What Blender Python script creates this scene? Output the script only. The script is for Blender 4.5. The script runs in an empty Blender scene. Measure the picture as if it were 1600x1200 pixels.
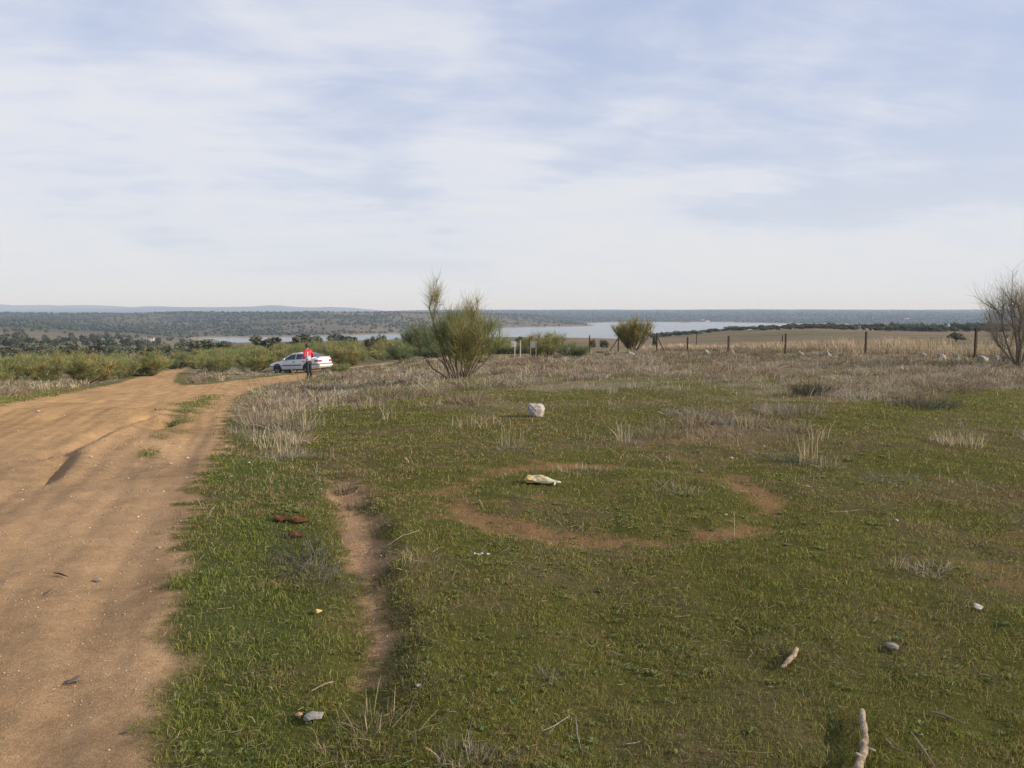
import bpy, bmesh, math, random
import numpy as np
from mathutils import Vector, Matrix

R = math.radians
rng = np.random.default_rng(7)
random.seed(7)
scene = bpy.context.scene
COL = scene.collection

# ------------------------------------------------------------------ camera
PITCH = 5.3
CAMZ = 1.6
FPX = 1245.0                       # focal length in pixels of the 1600 px wide photograph
cd = bpy.data.cameras.new("camera")
cam = bpy.data.objects.new("camera", cd)
COL.objects.link(cam)
cam.location = (0, 0, CAMZ)
cam.rotation_euler = (R(90 - PITCH), 0, 0)
cd.sensor_width = 36.0
cd.lens = 36.0 * FPX / 1600.0
cd.clip_start = 0.1
cd.clip_end = 90000
scene.camera = cam

# ------------------------------------------------------------------ exposure
scene.view_settings.view_transform = 'Standard'
scene.view_settings.look = 'None'
scene.view_settings.gamma = 1.0
scene.view_settings.use_curve_mapping = False
scene.view_settings.exposure = 0.12

# ------------------------------------------------------------------ sun and sky
SUN_EL, SUN_AZ = 24.0, 97.0        # azimuth measured clockwise from the view direction (+Y)
sl = bpy.data.lights.new("sun", 'SUN')
sl.energy = 5.0
sl.angle = R(0.6)
sl.color = (1.0, 0.90, 0.76)
sun = bpy.data.objects.new("sun", sl)
COL.objects.link(sun)
sd = Vector((math.cos(R(SUN_EL)) * math.sin(R(SUN_AZ)), math.cos(R(SUN_EL)) * math.cos(R(SUN_AZ)), math.sin(R(SUN_EL))))
sun.rotation_euler = sd.to_track_quat('Z', 'Y').to_euler()

SKY_STRENGTH = 0.086
CLOUD = (8.5, 8.7, 9.5)           # cloud radiance before the strength
world = bpy.data.worlds.new("World")
scene.world = world
world.use_nodes = True
nt = world.node_tree
for n in list(nt.nodes):
    nt.nodes.remove(n)


def node(t, kind, loc=(0, 0), **kw):
    n = t.nodes.new(kind)
    n.location = loc
    for k, v in kw.items():
        setattr(n, k, v)
    return n


def wmath(op, a, b=None, c=None, clamp=False):
    n = node(nt, 'ShaderNodeMath', operation=op)
    n.use_clamp = clamp
    for i, s in enumerate((a, b, c)):
        if s is None:
            continue
        if isinstance(s, (int, float)):
            n.inputs[i].default_value = s
        else:
            nt.links.new(s, n.inputs[i])
    return n.outputs[0]


sky = node(nt, 'ShaderNodeTexSky')
sky.sky_type = 'NISHITA'
sky.sun_disc = False
sky.sun_elevation = R(SUN_EL)
sky.sun_rotation = R(SUN_AZ)
sky.air_density = 1.0
sky.dust_density = 1.6
sky.ozone_density = 1.5
tc = node(nt, 'ShaderNodeTexCoord')
sep = node(nt, 'ShaderNodeSeparateXYZ')
nt.links.new(tc.outputs['Generated'], sep.inputs[0])
zc = wmath('MAXIMUM', sep.outputs[2], 0.0)
zd = wmath('ADD', zc, 0.16)
px = wmath('DIVIDE', sep.outputs[0], zd)
py = wmath('DIVIDE', sep.outputs[1], zd)


def cloud_noise(ax, bx, ay, by, scale, detail, rough, dist, off):
    # an axis rotated and stretched across the cloud plane
    c = node(nt, 'ShaderNodeCombineXYZ')
    nt.links.new(wmath('ADD', wmath('MULTIPLY', px, ax), wmath('MULTIPLY', py, bx)), c.inputs[0])
    nt.links.new(wmath('ADD', wmath('MULTIPLY', px, ay), wmath('MULTIPLY', py, by)), c.inputs[1])
    c.inputs[2].default_value = off
    n = node(nt, 'ShaderNodeTexNoise')
    n.inputs['Scale'].default_value = scale
    n.inputs['Detail'].default_value = detail
    n.inputs['Roughness'].default_value = rough
    n.inputs['Distortion'].default_value = dist
    nt.links.new(c.outputs[0], n.inputs['Vector'])
    return n.outputs['Fac']


big = cloud_noise(1.0, 0.25, -0.2, 0.9, 0.62, 4, 0.5, 0.5, 4.3)
mid = cloud_noise(0.9, 0.25, -0.25, 1.2, 1.9, 6, 0.58, 0.5, 2.6)
wisp = cloud_noise(0.7, 0.3, -0.5, 2.0, 3.0, 8, 0.62, 0.4, 9.4)
m = wmath('ADD', wmath('ADD', wmath('MULTIPLY', big, 0.95), wmath('MULTIPLY', mid, 0.45)), wmath('MULTIPLY', wisp, 0.27))
mr = node(nt, 'ShaderNodeMapRange')
mr.interpolation_type = 'SMOOTHSTEP'
mr.inputs['From Min'].default_value = 0.66
mr.inputs['From Max'].default_value = 0.99
mr.inputs['To Min'].default_value = 0.0
mr.inputs['To Max'].default_value = 1.0
nt.links.new(m, mr.inputs['Value'])
# the veil thickens towards the horizon, where the line of sight through it is longer
veil = wmath('POWER', wmath('SUBTRACT', 1.0, wmath('MINIMUM', wmath('MULTIPLY', zc, 2.2), 1.0)), 2.0)
cov = wmath('ADD', wmath('MULTIPLY_ADD', mr.outputs[0], 0.25, 0.68), wmath('MULTIPLY', veil, 0.3), clamp=True)
cov = wmath('MINIMUM', cov, 0.97)
cmix = node(nt, 'ShaderNodeMix', data_type='RGBA')
cmix.inputs[6].default_value = (6.2, 7.2, 10.1, 1)
cmix.inputs[7].default_value = (*CLOUD, 1)
nt.links.new(mr.outputs[0], cmix.inputs[0])
hmix = node(nt, 'ShaderNodeMix', data_type='RGBA')
nt.links.new(veil, hmix.inputs[0])
nt.links.new(cmix.outputs[2], hmix.inputs[6])
hmix.inputs[7].default_value = (8.4, 8.6, 8.8, 1)
smix = node(nt, 'ShaderNodeMix', data_type='RGBA')
nt.links.new(cov, smix.inputs[0])
nt.links.new(sky.outputs[0], smix.inputs[6])
nt.links.new(hmix.outputs[2], smix.inputs[7])
bg = node(nt, 'ShaderNodeBackground')
bg.inputs[1].default_value = SKY_STRENGTH
nt.links.new(smix.outputs[2], bg.inputs[0])
wo = node(nt, 'ShaderNodeOutputWorld')
nt.links.new(bg.outputs[0], wo.inputs[0])


# ------------------------------------------------------------------ noise
def _hash(ix, iy, seed):
    h = (ix.astype(np.int64) * 374761393 + iy.astype(np.int64) * 668265263 + seed * 1442695041) & 0xFFFFFFFF
    h = ((h ^ (h >> 13)) * 1274126177) & 0xFFFFFFFF
    h = (h ^ (h >> 16)) & 0xFFFFFFFF
    return h / 4294967295.0


def vnoise(x, y, seed=0):
    x = np.asarray(x, float)
    y = np.asarray(y, float)
    ix = np.floor(x)
    iy = np.floor(y)
    fx = x - ix
    fy = y - iy
    fx = fx * fx * (3 - 2 * fx)
    fy = fy * fy * (3 - 2 * fy)
    a = _hash(ix, iy, seed)
    b = _hash(ix + 1, iy, seed)
    c = _hash(ix, iy + 1, seed)
    d = _hash(ix + 1, iy + 1, seed)
    return (a * (1 - fx) + b * fx) * (1 - fy) + (c * (1 - fx) + d * fx) * fy


def fbm(x, y, scale, seed=0, octv=4, gain=0.5):
    x = np.asarray(x, float) / scale
    y = np.asarray(y, float) / scale
    t = 0.0
    a = 1.0
    s = 0.0
    for o in range(octv):
        t = t + a * vnoise(x * 0.8 - y * 0.6 + 17.3 * o, x * 0.6 + y * 0.8 - 9.1 * o, seed + o * 31)
        s += a
        a *= gain
        x, y = x * 2.03, y * 2.03
    return t / s


def sstep(a, b, x):
    t = np.clip((np.asarray(x, float) - a) / (b - a), 0, 1)
    return t * t * (3 - 2 * t)


# ------------------------------------------------------------------ the lie of the land
FARL = [(6000, -25), (8500, -10), (11000, 34), (14500, -20), (25000, -40)]
FARM = [(6000, -25), (8500, -10), (11000, 24), (14500, -20), (25000, -40)]
COLS = {
    -700: [(0, 0), (8, -.05), (15, -.17), (22, -.75), (30, -1.3), (38, -1.9), (50, -2.6), (70, -3.5), (100, -5), (200, -11.5), (400, -17.7), (700, -22.6), (1200, -24.4), (2000, -19), (2700, -6), (3300, -22)] + FARL,
    0: [(0, 0), (8, -.05), (15, -.17), (22, -.75), (30, -1.3), (38, -1.9), (50, -2.6), (70, -3.5), (100, -5), (200, -11.5), (400, -17.7), (700, -22.6), (1200, -24.4), (2000, -19), (2700, -6), (3300, -22)] + FARL,
    200: [(0, 0), (8, -.05), (15, -.22), (22, -.8), (30, -1.35), (40, -2.0), (54, -2.7), (70, -3.6), (100, -5.2), (200, -12.3), (400, -19.5), (800, -28), (1200, -34), (1500, -34), (1900, -25), (2600, -6.5), (3200, -22)] + FARL,
    280: [(0, 0), (8, -.05), (15, -.25), (22, -.8), (30, -1.35), (40, -2.0), (54, -2.7), (70, -3.6), (100, -5), (200, -9.8), (400, -17.5), (800, -32), (1100, -41), (1300, -43), (1500, -39), (1900, -26), (2500, -4.5), (3200, -22)] + FARM,
    340: [(0, 0), (8, -.05), (15, -.27), (22, -.8), (30, -1.35), (40, -2.0), (54, -2.7), (70, -3.6), (100, -4.8), (200, -7.6), (300, -10.4), (420, -16), (800, -37), (1000, -45), (1250, -46), (1340, -44), (1420, -41), (1900, -24), (2300, -3.5), (3000, -20)] + FARM,
    480: [(0, 0), (8, -.05), (15, -.3), (22, -.79), (32, -1.35), (41, -1.92), (54, -2.75), (60, -3.02), (70, -3.5), (100, -4.6), (200, -7.4), (300, -10), (420, -15), (700, -36), (950, -46), (1300, -46), (1390, -43), (1500, -38), (1900, -20), (2300, -1.2), (3000, -18)] + FARM,
    640: [(0, 0), (8, -.03), (15, -.15), (22, -.45), (32, -.95), (45, -1.6), (60, -2.2), (100, -4), (200, -6.6), (300, -9), (420, -14), (700, -36), (950, -46), (1500, -46), (1600, -43), (1750, -36), (2200, -12), (2500, -0.6), (3200, -18), (5000, -18), (6500, 5), (9000, -20), (25000, -40)],
    740: [(0, 0), (8, -.02), (15, -.1), (22, -.29), (35, -.8), (50, -1.5), (65, -2.1), (100, -3.6), (200, -6.2), (300, -8.4), (420, -13), (700, -38), (850, -46), (1900, -46), (2010, -43), (2200, -33), (2700, -4.5), (3400, -28), (4500, -14), (6500, 6.8), (9000, -20), (25000, -40)],
    820: [(0, 0), (8, -.02), (15, -.1), (22, -.25), (35, -.75), (50, -1.5), (65, -2.1), (100, -3.5), (200, -6), (300, -8.2), (420, -13), (700, -38), (850, -46), (2050, -46), (2160, -43), (2350, -34), (3000, -11.5), (3600, -30), (4500, -14), (6500, 6.8), (9000, -20), (25000, -40)],
    925: [(0, 0), (15, -.08), (22, -.2), (40, -.85), (50, -1.3), (60, -1.6), (100, -3.2), (200, -6.0), (300, -8.6), (420, -14), (550, -27), (800, -44), (900, -46), (2120, -46), (2190, -42.8), (2300, -41.5), (2420, -46), (2900, -46), (2960, -43), (3300, -36), (5000, -14), (6500, 7), (9000, -20), (25000, -40)],
    950: [(0, 0), (15, -.08), (22, -.18), (40, -.82), (50, -1.25), (60, -1.5), (100, -3.1), (200, -6.0), (300, -8.7), (420, -13.5), (550, -24), (800, -42), (900, -46), (2900, -46), (2960, -43), (3300, -36), (5000, -14), (6500, 7), (9000, -20), (25000, -40)],
    1000: [(0, 0), (15, -.06), (22, -.15), (40, -.75), (58, -1.35), (100, -3.6), (150, -6), (300, -9.5), (450, -14), (600, -28), (850, -46), (2900, -46), (2960, -43), (3300, -36), (5000, -14), (6500, 7.5), (9000, -20), (25000, -40)],
    1150: [(0, 0), (15, -.04), (22, -.1), (40, -.6), (58, -1.2), (100, -3.3), (150, -5.6), (250, -7.6), (350, -7.4), (430, -8.6), (700, -30), (1000, -46), (2850, -46), (2930, -43), (3300, -36), (5000, -12), (6500, 9), (9000, -20), (25000, -40)],
    1250: [(0, 0), (15, -.03), (22, -.08), (41, -.64), (60, -1.25), (100, -3), (150, -4.8), (250, -5.6), (330, -5.7), (450, -8), (700, -30), (1000, -46), (2450, -46), (2530, -43), (2950, -36), (5000, -12), (6500, 9.5), (9000, -20), (25000, -40)],
    1400: [(0, 0), (15, -.02), (22, -.05), (30, -.25), (45, -.8), (60, -1.25), (100, -2.8), (150, -4.4), (250, -6.2), (350, -7.7), (450, -9.5), (600, -16), (900, -42), (1000, -46), (2350, -46), (2420, -43), (2850, -36), (5000, -12), (6500, 8), (9000, -20), (25000, -40)],
    2400: [(0, 0), (15, 0), (22, -.05), (30, -.25), (45, -.8), (60, -1.25), (100, -2.8), (150, -4.4), (250, -6.2), (350, -7.7), (450, -9.5), (600, -16), (900, -42), (1000, -46), (2350, -46), (2420, -43), (2850, -36), (5000, -12), (6500, 6), (9000, -20), (25000, -40)],
}
LOGD = np.linspace(math.log(0.3), math.log(26000), 900)
_T = np.linspace((-700 - 800) / FPX, (2400 - 800) / FPX, 500)
_keys = sorted(COLS)
_prof = []
for k in _keys:
    dd = np.array([p[0] for p in COLS[k]], float)
    zz = np.array([p[1] for p in COLS[k]], float)
    _prof.append(np.interp(LOGD, np.log(np.maximum(dd, 0.29)), zz))
_prof = np.array(_prof)
_tk = np.array([(k - 800) / FPX for k in _keys])
_grid = np.array([np.interp(_T, _tk, _prof[:, j]) for j in range(_prof.shape[1])]).T       # (T, logd)


def _smooth(a, r, axis):
    k = np.exp(-0.5 * (np.arange(-3 * r, 3 * r + 1) / r) ** 2)
    k /= k.sum()
    pad = [(0, 0), (0, 0)]
    pad[axis] = (3 * r, 3 * r)
    b = np.pad(a, pad, mode='edge')
    return np.apply_along_axis(lambda v: np.convolve(v, k, mode='valid'), axis, b)


_grid = _smooth(_smooth(_grid, 4, 1), 5, 0)


def H0(x, y):
    """Ground height without the small relief."""
    x = np.asarray(x, float)
    y = np.asarray(y, float)
    yy = np.maximum(y, 0.05)
    d = np.maximum(np.where(y > 0, np.maximum(y, 0.25 * np.hypot(x, y)), 0.25 * np.hypot(x, y)), 0.31)
    t = np.clip(x / np.maximum(yy, 0.25 * np.hypot(x, y) + 1e-6), _T[0] + 1e-6, _T[-1] - 1e-6)
    ti = (t - _T[0]) / (_T[1] - _T[0])
    di = np.clip((np.log(d) - LOGD[0]) / (LOGD[1] - LOGD[0]), 0, len(LOGD) - 1.001)
    i = np.clip(np.floor(ti).astype(int), 0, len(_T) - 2)
    j = np.floor(di).astype(int)
    a = ti - i
    b = di - j
    g = _grid
    z = (g[i, j] * (1 - a) + g[i + 1, j] * a) * (1 - b) + (g[i, j + 1] * (1 - a) + g[i + 1, j + 1] * a) * b
    amp = sstep(900, 1700, d) * 4.5 * (1 - 0.9 * sstep(6000, 9000, d)) + 5 * sstep(8500, 10500, d)
    z = z + (fbm(x, y, 330, 5, 4) - 0.5) * 2 * amp * sstep(-46, -40, z)
    z = z + (fbm(x, y, 1500, 15, 3) - 0.5) * 2 * 95 * sstep(8800, 10800, d) * sstep(-30, 15, z)
    z = z + (fbm(x, y, 60, 6, 3) - 0.5) * 2.0 * sstep(150, 500, d) * (1 - sstep(900, 1200, d))
    return z


CP, SP = math.cos(R(PITCH)), math.sin(R(PITCH))
_MARCH = np.exp(np.linspace(math.log(1.0), math.log(20000), 5000))


def ground_at(u, v):
    """The ground point seen at photograph pixel (u, v)."""
    a = (u - 800) / FPX
    b = (600 - v) / FPX
    dx, dy, dz = a, CP + b * SP, -SP + b * CP
    z = CAMZ + dz * _MARCH
    h = H0(dx * _MARCH, dy * _MARCH)
    below = np.nonzero(z < h)[0]
    i = below[0] if len(below) else len(_MARCH) - 1
    i = max(i, 1)
    f0, f1 = z[i - 1] - h[i - 1], z[i] - h[i]
    s = _MARCH[i - 1] + (_MARCH[i] - _MARCH[i - 1]) * f0 / max(f0 - f1, 1e-9)
    return np.array([dx * s, dy * s])


def at(u, d):
    """The point d metres ahead in the photograph's column u."""
    x = (u - 800) / FPX * d
    z = float(H0(x, d))
    dep = d * CP + (CAMZ - z) * SP
    return np.array([(u - 800) / FPX * dep, d])


def vz(v, d):
    """Height at distance d that shows at photograph row v."""
    return CAMZ + d * math.tan(math.atan((600 - v) / FPX) - R(PITCH))


def poly_world(pts):
    return np.array([ground_at(*p) for p in pts])


def seg_dist(x, y, P, closed=False):
    best = np.full(np.shape(x), 1e9)
    n = len(P)
    for i in range(n if closed else n - 1):
        ax, ay = P[i]
        bx, by = P[(i + 1) % n]
        vx, vy = bx - ax, by - ay
        t = np.clip(((x - ax) * vx + (y - ay) * vy) / (vx * vx + vy * vy + 1e-12), 0, 1)
        best = np.minimum(best, np.hypot(x - ax - t * vx, y - ay - t * vy))
    return best


def inside(x, y, P):
    r = np.zeros(np.shape(x), bool)
    n = len(P)
    for i in range(n):
        ax, ay = P[i]
        bx, by = P[(i + 1) % n]
        c = (ay > y) != (by > y)
        xi = (bx - ax) * (y - ay) / (by - ay + 1e-15) + ax
        r ^= c & (x < xi)
    return r


def signed(x, y, P, reach):
    """Positive inside the polygon, clipped at +-reach (metres)."""
    x = np.asarray(x, float)
    y = np.asarray(y, float)
    out = np.full(x.shape, -reach)
    m = (x > P[:, 0].min() - reach) & (x < P[:, 0].max() + reach) & (y > P[:, 1].min() - reach) & (y < P[:, 1].max() + reach)
    if m.any():
        xs, ys = x[m], y[m]
        d = np.minimum(seg_dist(xs, ys, P, True), reach)
        out[m] = np.where(inside(xs, ys, P), d, -d)
    return out


ROAD = poly_world([(205, 1400), (236, 1200), (252, 1100), (262, 1000), (268, 900), (292, 800), (318, 740), (338, 695), (345, 665),
                   (352, 640), (362, 622), (395, 607), (430, 599), (476, 592), (478, 584), (440, 586.5), (392, 592), (330, 599), (285, 603),
                   (268, 596), (277, 583), (296, 575.5), (280, 573.5), (255, 580), (225, 587), (195, 596), (150, 606), (100, 614), (60, 622), (0, 634), (-120, 652),
                   (-500, 760), (-700, 1400)])
ISLE = poly_world([(212, 712), (238, 690), (258, 665), (262, 648), (285, 628), (318, 617), (345, 616), (330, 628), (300, 645), (285, 668), (262, 690), (235, 712)])
FARROAD = np.array([at(u, d) for u, d in ((470, 53), (560, 57), (650, 59), (740, 60), (835, 60), (835, 63), (740, 63.5), (650, 63), (550, 61.5), (455, 58.5))])
GULLY_FLOOR = poly_world([(516, 745), (545, 745), (575, 790), (600, 832), (603, 870), (588, 920), (620, 960), (628, 1005), (605, 1050), (566, 1060), (560, 1000), (562, 900), (545, 850), (517, 800)])
GULLY_LINE = poly_world([(528, 735), (548, 780), (578, 830), (584, 880), (578, 930), (600, 990), (606, 1050), (640, 1110)])
RUT_A = poly_world([(74, 744), (92, 722), (112, 703)])
RUT_B = poly_world([(85, 706), (130, 690), (165, 671), (205, 656), (232, 648)])
RUT_C = poly_world([(243, 666), (258, 664), (263, 657)])
RUT_D = poly_world([(140, 626), (165, 623)])
RUT_E = poly_world([(62, 712), (84, 699)])
SCARP = poly_world([(545, 738), (575, 780), (612, 826), (622, 872), (606, 915), (640, 962), (652, 1010), (640, 1060), (668, 1110)])
BARE = poly_world([(455, 960), (500, 930), (545, 960), (530, 1010), (470, 1005)])
RING_C = ground_at(955, 777)
GREEN_STRIP = poly_world([(300, 860), (340, 720), (370, 660), (470, 690), (520, 760), (510, 840), (540, 900), (545, 1000), (520, 1060), (560, 1110), (520, 1300), (230, 1300), (265, 1050)])


def masks(x, y):
    """Soft 0..1 cover masks at world points."""
    x = np.asarray(x, float)
    y = np.asarray(y, float)
    d = np.hypot(x, y)
    n1 = fbm(x, y, 0.55, 41, 5, 0.6) - 0.5
    n2 = fbm(x, y, 0.14, 51, 3) - 0.5
    nb = fbm(x, y, 2.2, 61, 4) - 0.5
    near = sstep(40, 12, d)
    # the edge is ragged; tongues of turf lie across it, pulled along x
    ne = fbm(x * 0.45, y * 1.6, 0.30, 45, 4, 0.6) - 0.5
    road = signed(x, y, ROAD, 2.5)
    road = sstep(-0.10, 0.12, road + 0.06 + (n1 * 0.35 + ne * 0.75 + n2 * 0.25) * (0.35 + 0.35 * near) * (0.45 + 0.55 * sstep(3, 8, d)) * 1.2)
    isle = sstep(-0.2, 0.3, signed(x, y, ISLE, 2.0) + n1 * 1.1 + n2 * 0.4)
    road = road * (1 - isle)
    far_road = sstep(-0.25, 0.25, signed(x, y, FARROAD, 2.0) + nb * 0.4)
    road = np.maximum(road, far_road)
    gully = sstep(-0.08, 0.12, signed(x, y, GULLY_FLOOR, 1.0) + n1 * 0.32 + n2 * 0.24)
    rr = np.hypot(x - RING_C[0], y - RING_C[1])
    th = np.arctan2(y - RING_C[1], x - RING_C[0])
    arc = 0.52 + 0.70 * np.exp(-((np.mod(th - R(222) + math.pi, 2 * math.pi) - math.pi) / 0.55) ** 2) \
        + 0.60 * np.exp(-((np.mod(th - R(105) + math.pi, 2 * math.pi) - math.pi) / 0.5) ** 2) \
        + 0.65 * np.exp(-((np.mod(th - R(8) + math.pi, 2 * math.pi) - math.pi) / 0.35) ** 2)
    ring = np.exp(-((rr - 1.40 - 0.24 * nb) / 0.20) ** 2)
    ring = np.clip(ring * arc * 1.2 + n1 * 1.0 + n2 * 1.6 - 0.12, 0, 1) * sstep(2.6, 2.0, rr)
    ring = 0.72 * sstep(0.05, 0.95, ring)
    bare = sstep(-0.1, 0.2, signed(x, y, BARE, 1.0) + n1 * 0.9)
    bare = np.maximum(bare * 0.8, sstep(0.18, 0.32, nb + n1 * 0.4) * 0.35 * sstep(1.0, 3.5, x + 0.3 * y))
    dry = sstep(11.5, 22.0, d + nb * 20 - np.clip(x, -4, 8) * 0.1)
    dry = np.maximum(dry, sstep(-0.4, 0.4, signed(x, y, DRYCLUMP, 3.0) + nb * 2.2))
    # left of the road the verge is dry grass over a green rim
    lefty = (x < -8.0 - 0.12 * (y - 12)) & (y < 60)
    dry = np.where(lefty, sstep(13.6, 16.0, d + nb * 4 - (x + 9) * 0.25) * sstep(0.5, 1.3, -signed(x, y, ROAD, 2.5) + nb * 1.2), dry)
    dry = dry * (1 - 0.9 * isle)
    green = np.maximum(isle * 0.9, 0) + sstep(-0.3, 0.4, signed(x, y, GREEN_STRIP, 2.0) + nb * 0.9)
    green = np.clip(green, 0, 1)
    return dict(d=d, road=road, gully=gully, ring=ring, bare=bare, dry=dry * (1 - road), green=green, n1=n1, n2=n2, nb=nb)


DRYCLUMP = poly_world([(385, 680), (372, 640), (430, 612), (520, 600), (560, 612), (500, 640), (490, 668), (500, 712), (440, 722), (420, 700)])


def trench(x, y, P, depth, w, steep=0.0):
    reach = 4 * w
    m = (x > P[:, 0].min() - reach) & (x < P[:, 0].max() + reach) & (y > P[:, 1].min() - reach) & (y < P[:, 1].max() + reach)
    z = np.zeros(np.shape(x))
    if m.any():
        z[m] = -depth * np.exp(-(seg_dist(x[m], y[m], P) / w) ** 2)
    return z


def H(x, y):
    """Full ground height."""
    x = np.atleast_1d(np.asarray(x, float))
    y = np.atleast_1d(np.asarray(y, float))
    d = np.hypot(x, y)
    z = H0(x, y)
    fade = sstep(90, 30, d)
    r = sstep(-0.4, 0.5, signed(x, y, ROAD, 2.0))
    rough = 1 - 0.75 * r
    z = z + fade * rough * ((fbm(x, y, 1.7, 71, 4) - 0.5) * 0.13 + (fbm(x, y, 0.25, 81, 3) - 0.5) * 0.035)
    z = z + fade * r * ((fbm(x * 0.95 + y * 0.32, (y * 0.95 - x * 0.32) * 0.25, 0.35, 91, 3) - 0.5) * 0.045 - 0.03 + (fbm(x, y, 0.12, 93, 3) - 0.5) * 0.014 + (fbm(x * 0.95 + y * 0.32, (y * 0.95 - x * 0.32) * 0.10, 0.24, 99, 2) - 0.5) * 0.045)
    wob = (fbm(x, y, 0.4, 95, 3) - 0.5)
    g = signed(x + wob * 0.12, y + wob * 0.12, GULLY_FLOOR, 0.5)
    z = z - 0.035 * sstep(-0.16, 0.06, g)
    # steep shoulder on the gully's far side, where the field stands higher than the verge
    gl = seg_dist(x, y, GULLY_LINE)
    z = z - 0.02 * np.exp(-(gl / 0.22) ** 2)
    # broken little scarp where the field's turf ends over the gully
    sc = seg_dist(x, y, SCARP)
    z = z + 0.03 * np.exp(-(sc / 0.16) ** 2) * (0.4 + 1.2 * fbm(x, y, 0.35, 97, 2))
    z = z + trench(x, y, RUT_A, 0.06, 0.09) + trench(x, y, RUT_B, 0.06, 0.12) + trench(x, y, RUT_C, 0.10, 0.10) + trench(x, y, RUT_D, 0.08, 0.12) + trench(x, y, RUT_E, 0.05, 0.10)
    z = z + trench(x - 0.22, y, RUT_A, -0.05, 0.14) + trench(x - 0.25, y + 0.1, RUT_B, -0.04, 0.16)
    rr = np.hypot(x - RING_C[0], y - RING_C[1])
    z = z - 0.035 * np.exp(-((rr - 1.42) / 0.22) ** 2)
    return z


# ------------------------------------------------------------------ materials
def new_mat(name):
    mt = bpy.data.materials.new(name)
    mt.use_nodes = True
    t = mt.node_tree
    for n in list(t.nodes):
        t.nodes.remove(n)
    out = node(t, 'ShaderNodeOutputMaterial', (600, 0))
    return mt, t, out


def vcol_mat(name, rough=0.9, translucent=0.0, noise=None, bump=None, spec=0.15):
    """Base colour from the mesh's own colour attribute, broken up by noise in metres."""
    mt, t, out = new_mat(name)
    a = node(t, 'ShaderNodeAttribute', attribute_name='Col')
    p = node(t, 'ShaderNodeBsdfPrincipled')
    p.inputs['Roughness'].default_value = rough
    p.inputs['Specular IOR Level'].default_value = spec
    col = a.outputs['Color']
    geo = node(t, 'ShaderNodeNewGeometry')
    if noise:
        for sc, amt in noise:
            n = node(t, 'ShaderNodeTexNoise')
            n.inputs['Scale'].default_value = sc
            n.inputs['Detail'].default_value = 4
            n.inputs['Roughness'].default_value = 0.65
            t.links.new(geo.outputs['Position'], n.inputs['Vector'])
            m_ = node(t, 'ShaderNodeMapRange')
            m_.inputs['From Min'].default_value = 0.25
            m_.inputs['From Max'].default_value = 0.75
            m_.inputs['To Min'].default_value = 1 - amt
            m_.inputs['To Max'].default_value = 1 + amt
            t.links.new(n.outputs['Fac'], m_.inputs['Value'])
            mul = node(t, 'ShaderNodeVectorMath', operation='SCALE')
            t.links.new(col, mul.inputs[0])
            t.links.new(m_.outputs[0], mul.inputs['Scale'])
            col = mul.outputs[0]
    t.links.new(col, p.inputs['Base Color'])
    if bump:
        n = node(t, 'ShaderNodeTexNoise')
        n.inputs['Scale'].default_value = bump[0]
        n.inputs['Detail'].default_value = 5
        n.inputs['Roughness'].default_value = 0.7
        t.links.new(geo.outputs['Position'], n.inputs['Vector'])
        b = node(t, 'ShaderNodeBump')
        b.inputs['Strength'].default_value = bump[1]
        b.inputs['Distance'].default_value = bump[2]
        t.links.new(n.outputs['Fac'], b.inputs['Height'])
        t.links.new(b.outputs[0], p.inputs['Normal'])
    sh = p.outputs[0]
    if translucent > 0:
        tr = node(t, 'ShaderNodeBsdfTranslucent')
        t.links.new(col, tr.inputs['Color'])
        mx = node(t, 'ShaderNodeMixShader')
        mx.inputs[0].default_value = translucent
        t.links.new(sh, mx.inputs[1])
        t.links.new(tr.outputs[0], mx.inputs[2])
        sh = mx.outputs[0]
    t.links.new(sh, out.inputs[0])
    return mt


def flat_mat(name, col, rough=0.6, metallic=0.0, col2=None, scale=8.0, spec=0.4, coat=0.0, bump=0.0, bscale=40.0, lo=0.35, hi=0.65):
    """Plain material whose colour wanders between two values in object space."""
    mt, t, out = new_mat(name)
    p = node(t, 'ShaderNodeBsdfPrincipled')
    p.inputs['Roughness'].default_value = rough
    p.inputs['Metallic'].default_value = metallic
    p.inputs['Specular IOR Level'].default_value = spec
    p.inputs['Coat Weight'].default_value = coat
    tcn = node(t, 'ShaderNodeTexCoord')
    n = node(t, 'ShaderNodeTexNoise')
    n.inputs['Scale'].default_value = scale
    n.inputs['Detail'].default_value = 5
    n.inputs['Roughness'].default_value = 0.65
    t.links.new(tcn.outputs['Object'], n.inputs['Vector'])
    rm = node(t, 'ShaderNodeMapRange')
    rm.inputs['From Min'].default_value = lo
    rm.inputs['From Max'].default_value = hi
    t.links.new(n.outputs['Fac'], rm.inputs['Value'])
    mx = node(t, 'ShaderNodeMix', data_type='RGBA')
    c2 = col2 or tuple(c * 0.82 for c in col)
    mx.inputs[6].default_value = (*col, 1)
    mx.inputs[7].default_value = (*c2, 1)
    t.links.new(rm.outputs[0], mx.inputs[0])
    t.links.new(mx.outputs[2], p.inputs['Base Color'])
    if bump > 0:
        n2 = node(t, 'ShaderNodeTexNoise')
        n2.inputs['Scale'].default_value = bscale
        n2.inputs['Detail'].default_value = 6
        t.links.new(tcn.outputs['Object'], n2.inputs['Vector'])
        b = node(t, 'ShaderNodeBump')
        b.inputs['Strength'].default_value = bump
        b.inputs['Distance'].default_value = 0.02
        t.links.new(n2.outputs['Fac'], b.inputs['Height'])
        t.links.new(b.outputs[0], p.inputs['Normal'])
    t.links.new(p.outputs[0], out.inputs[0])
    return mt


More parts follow.
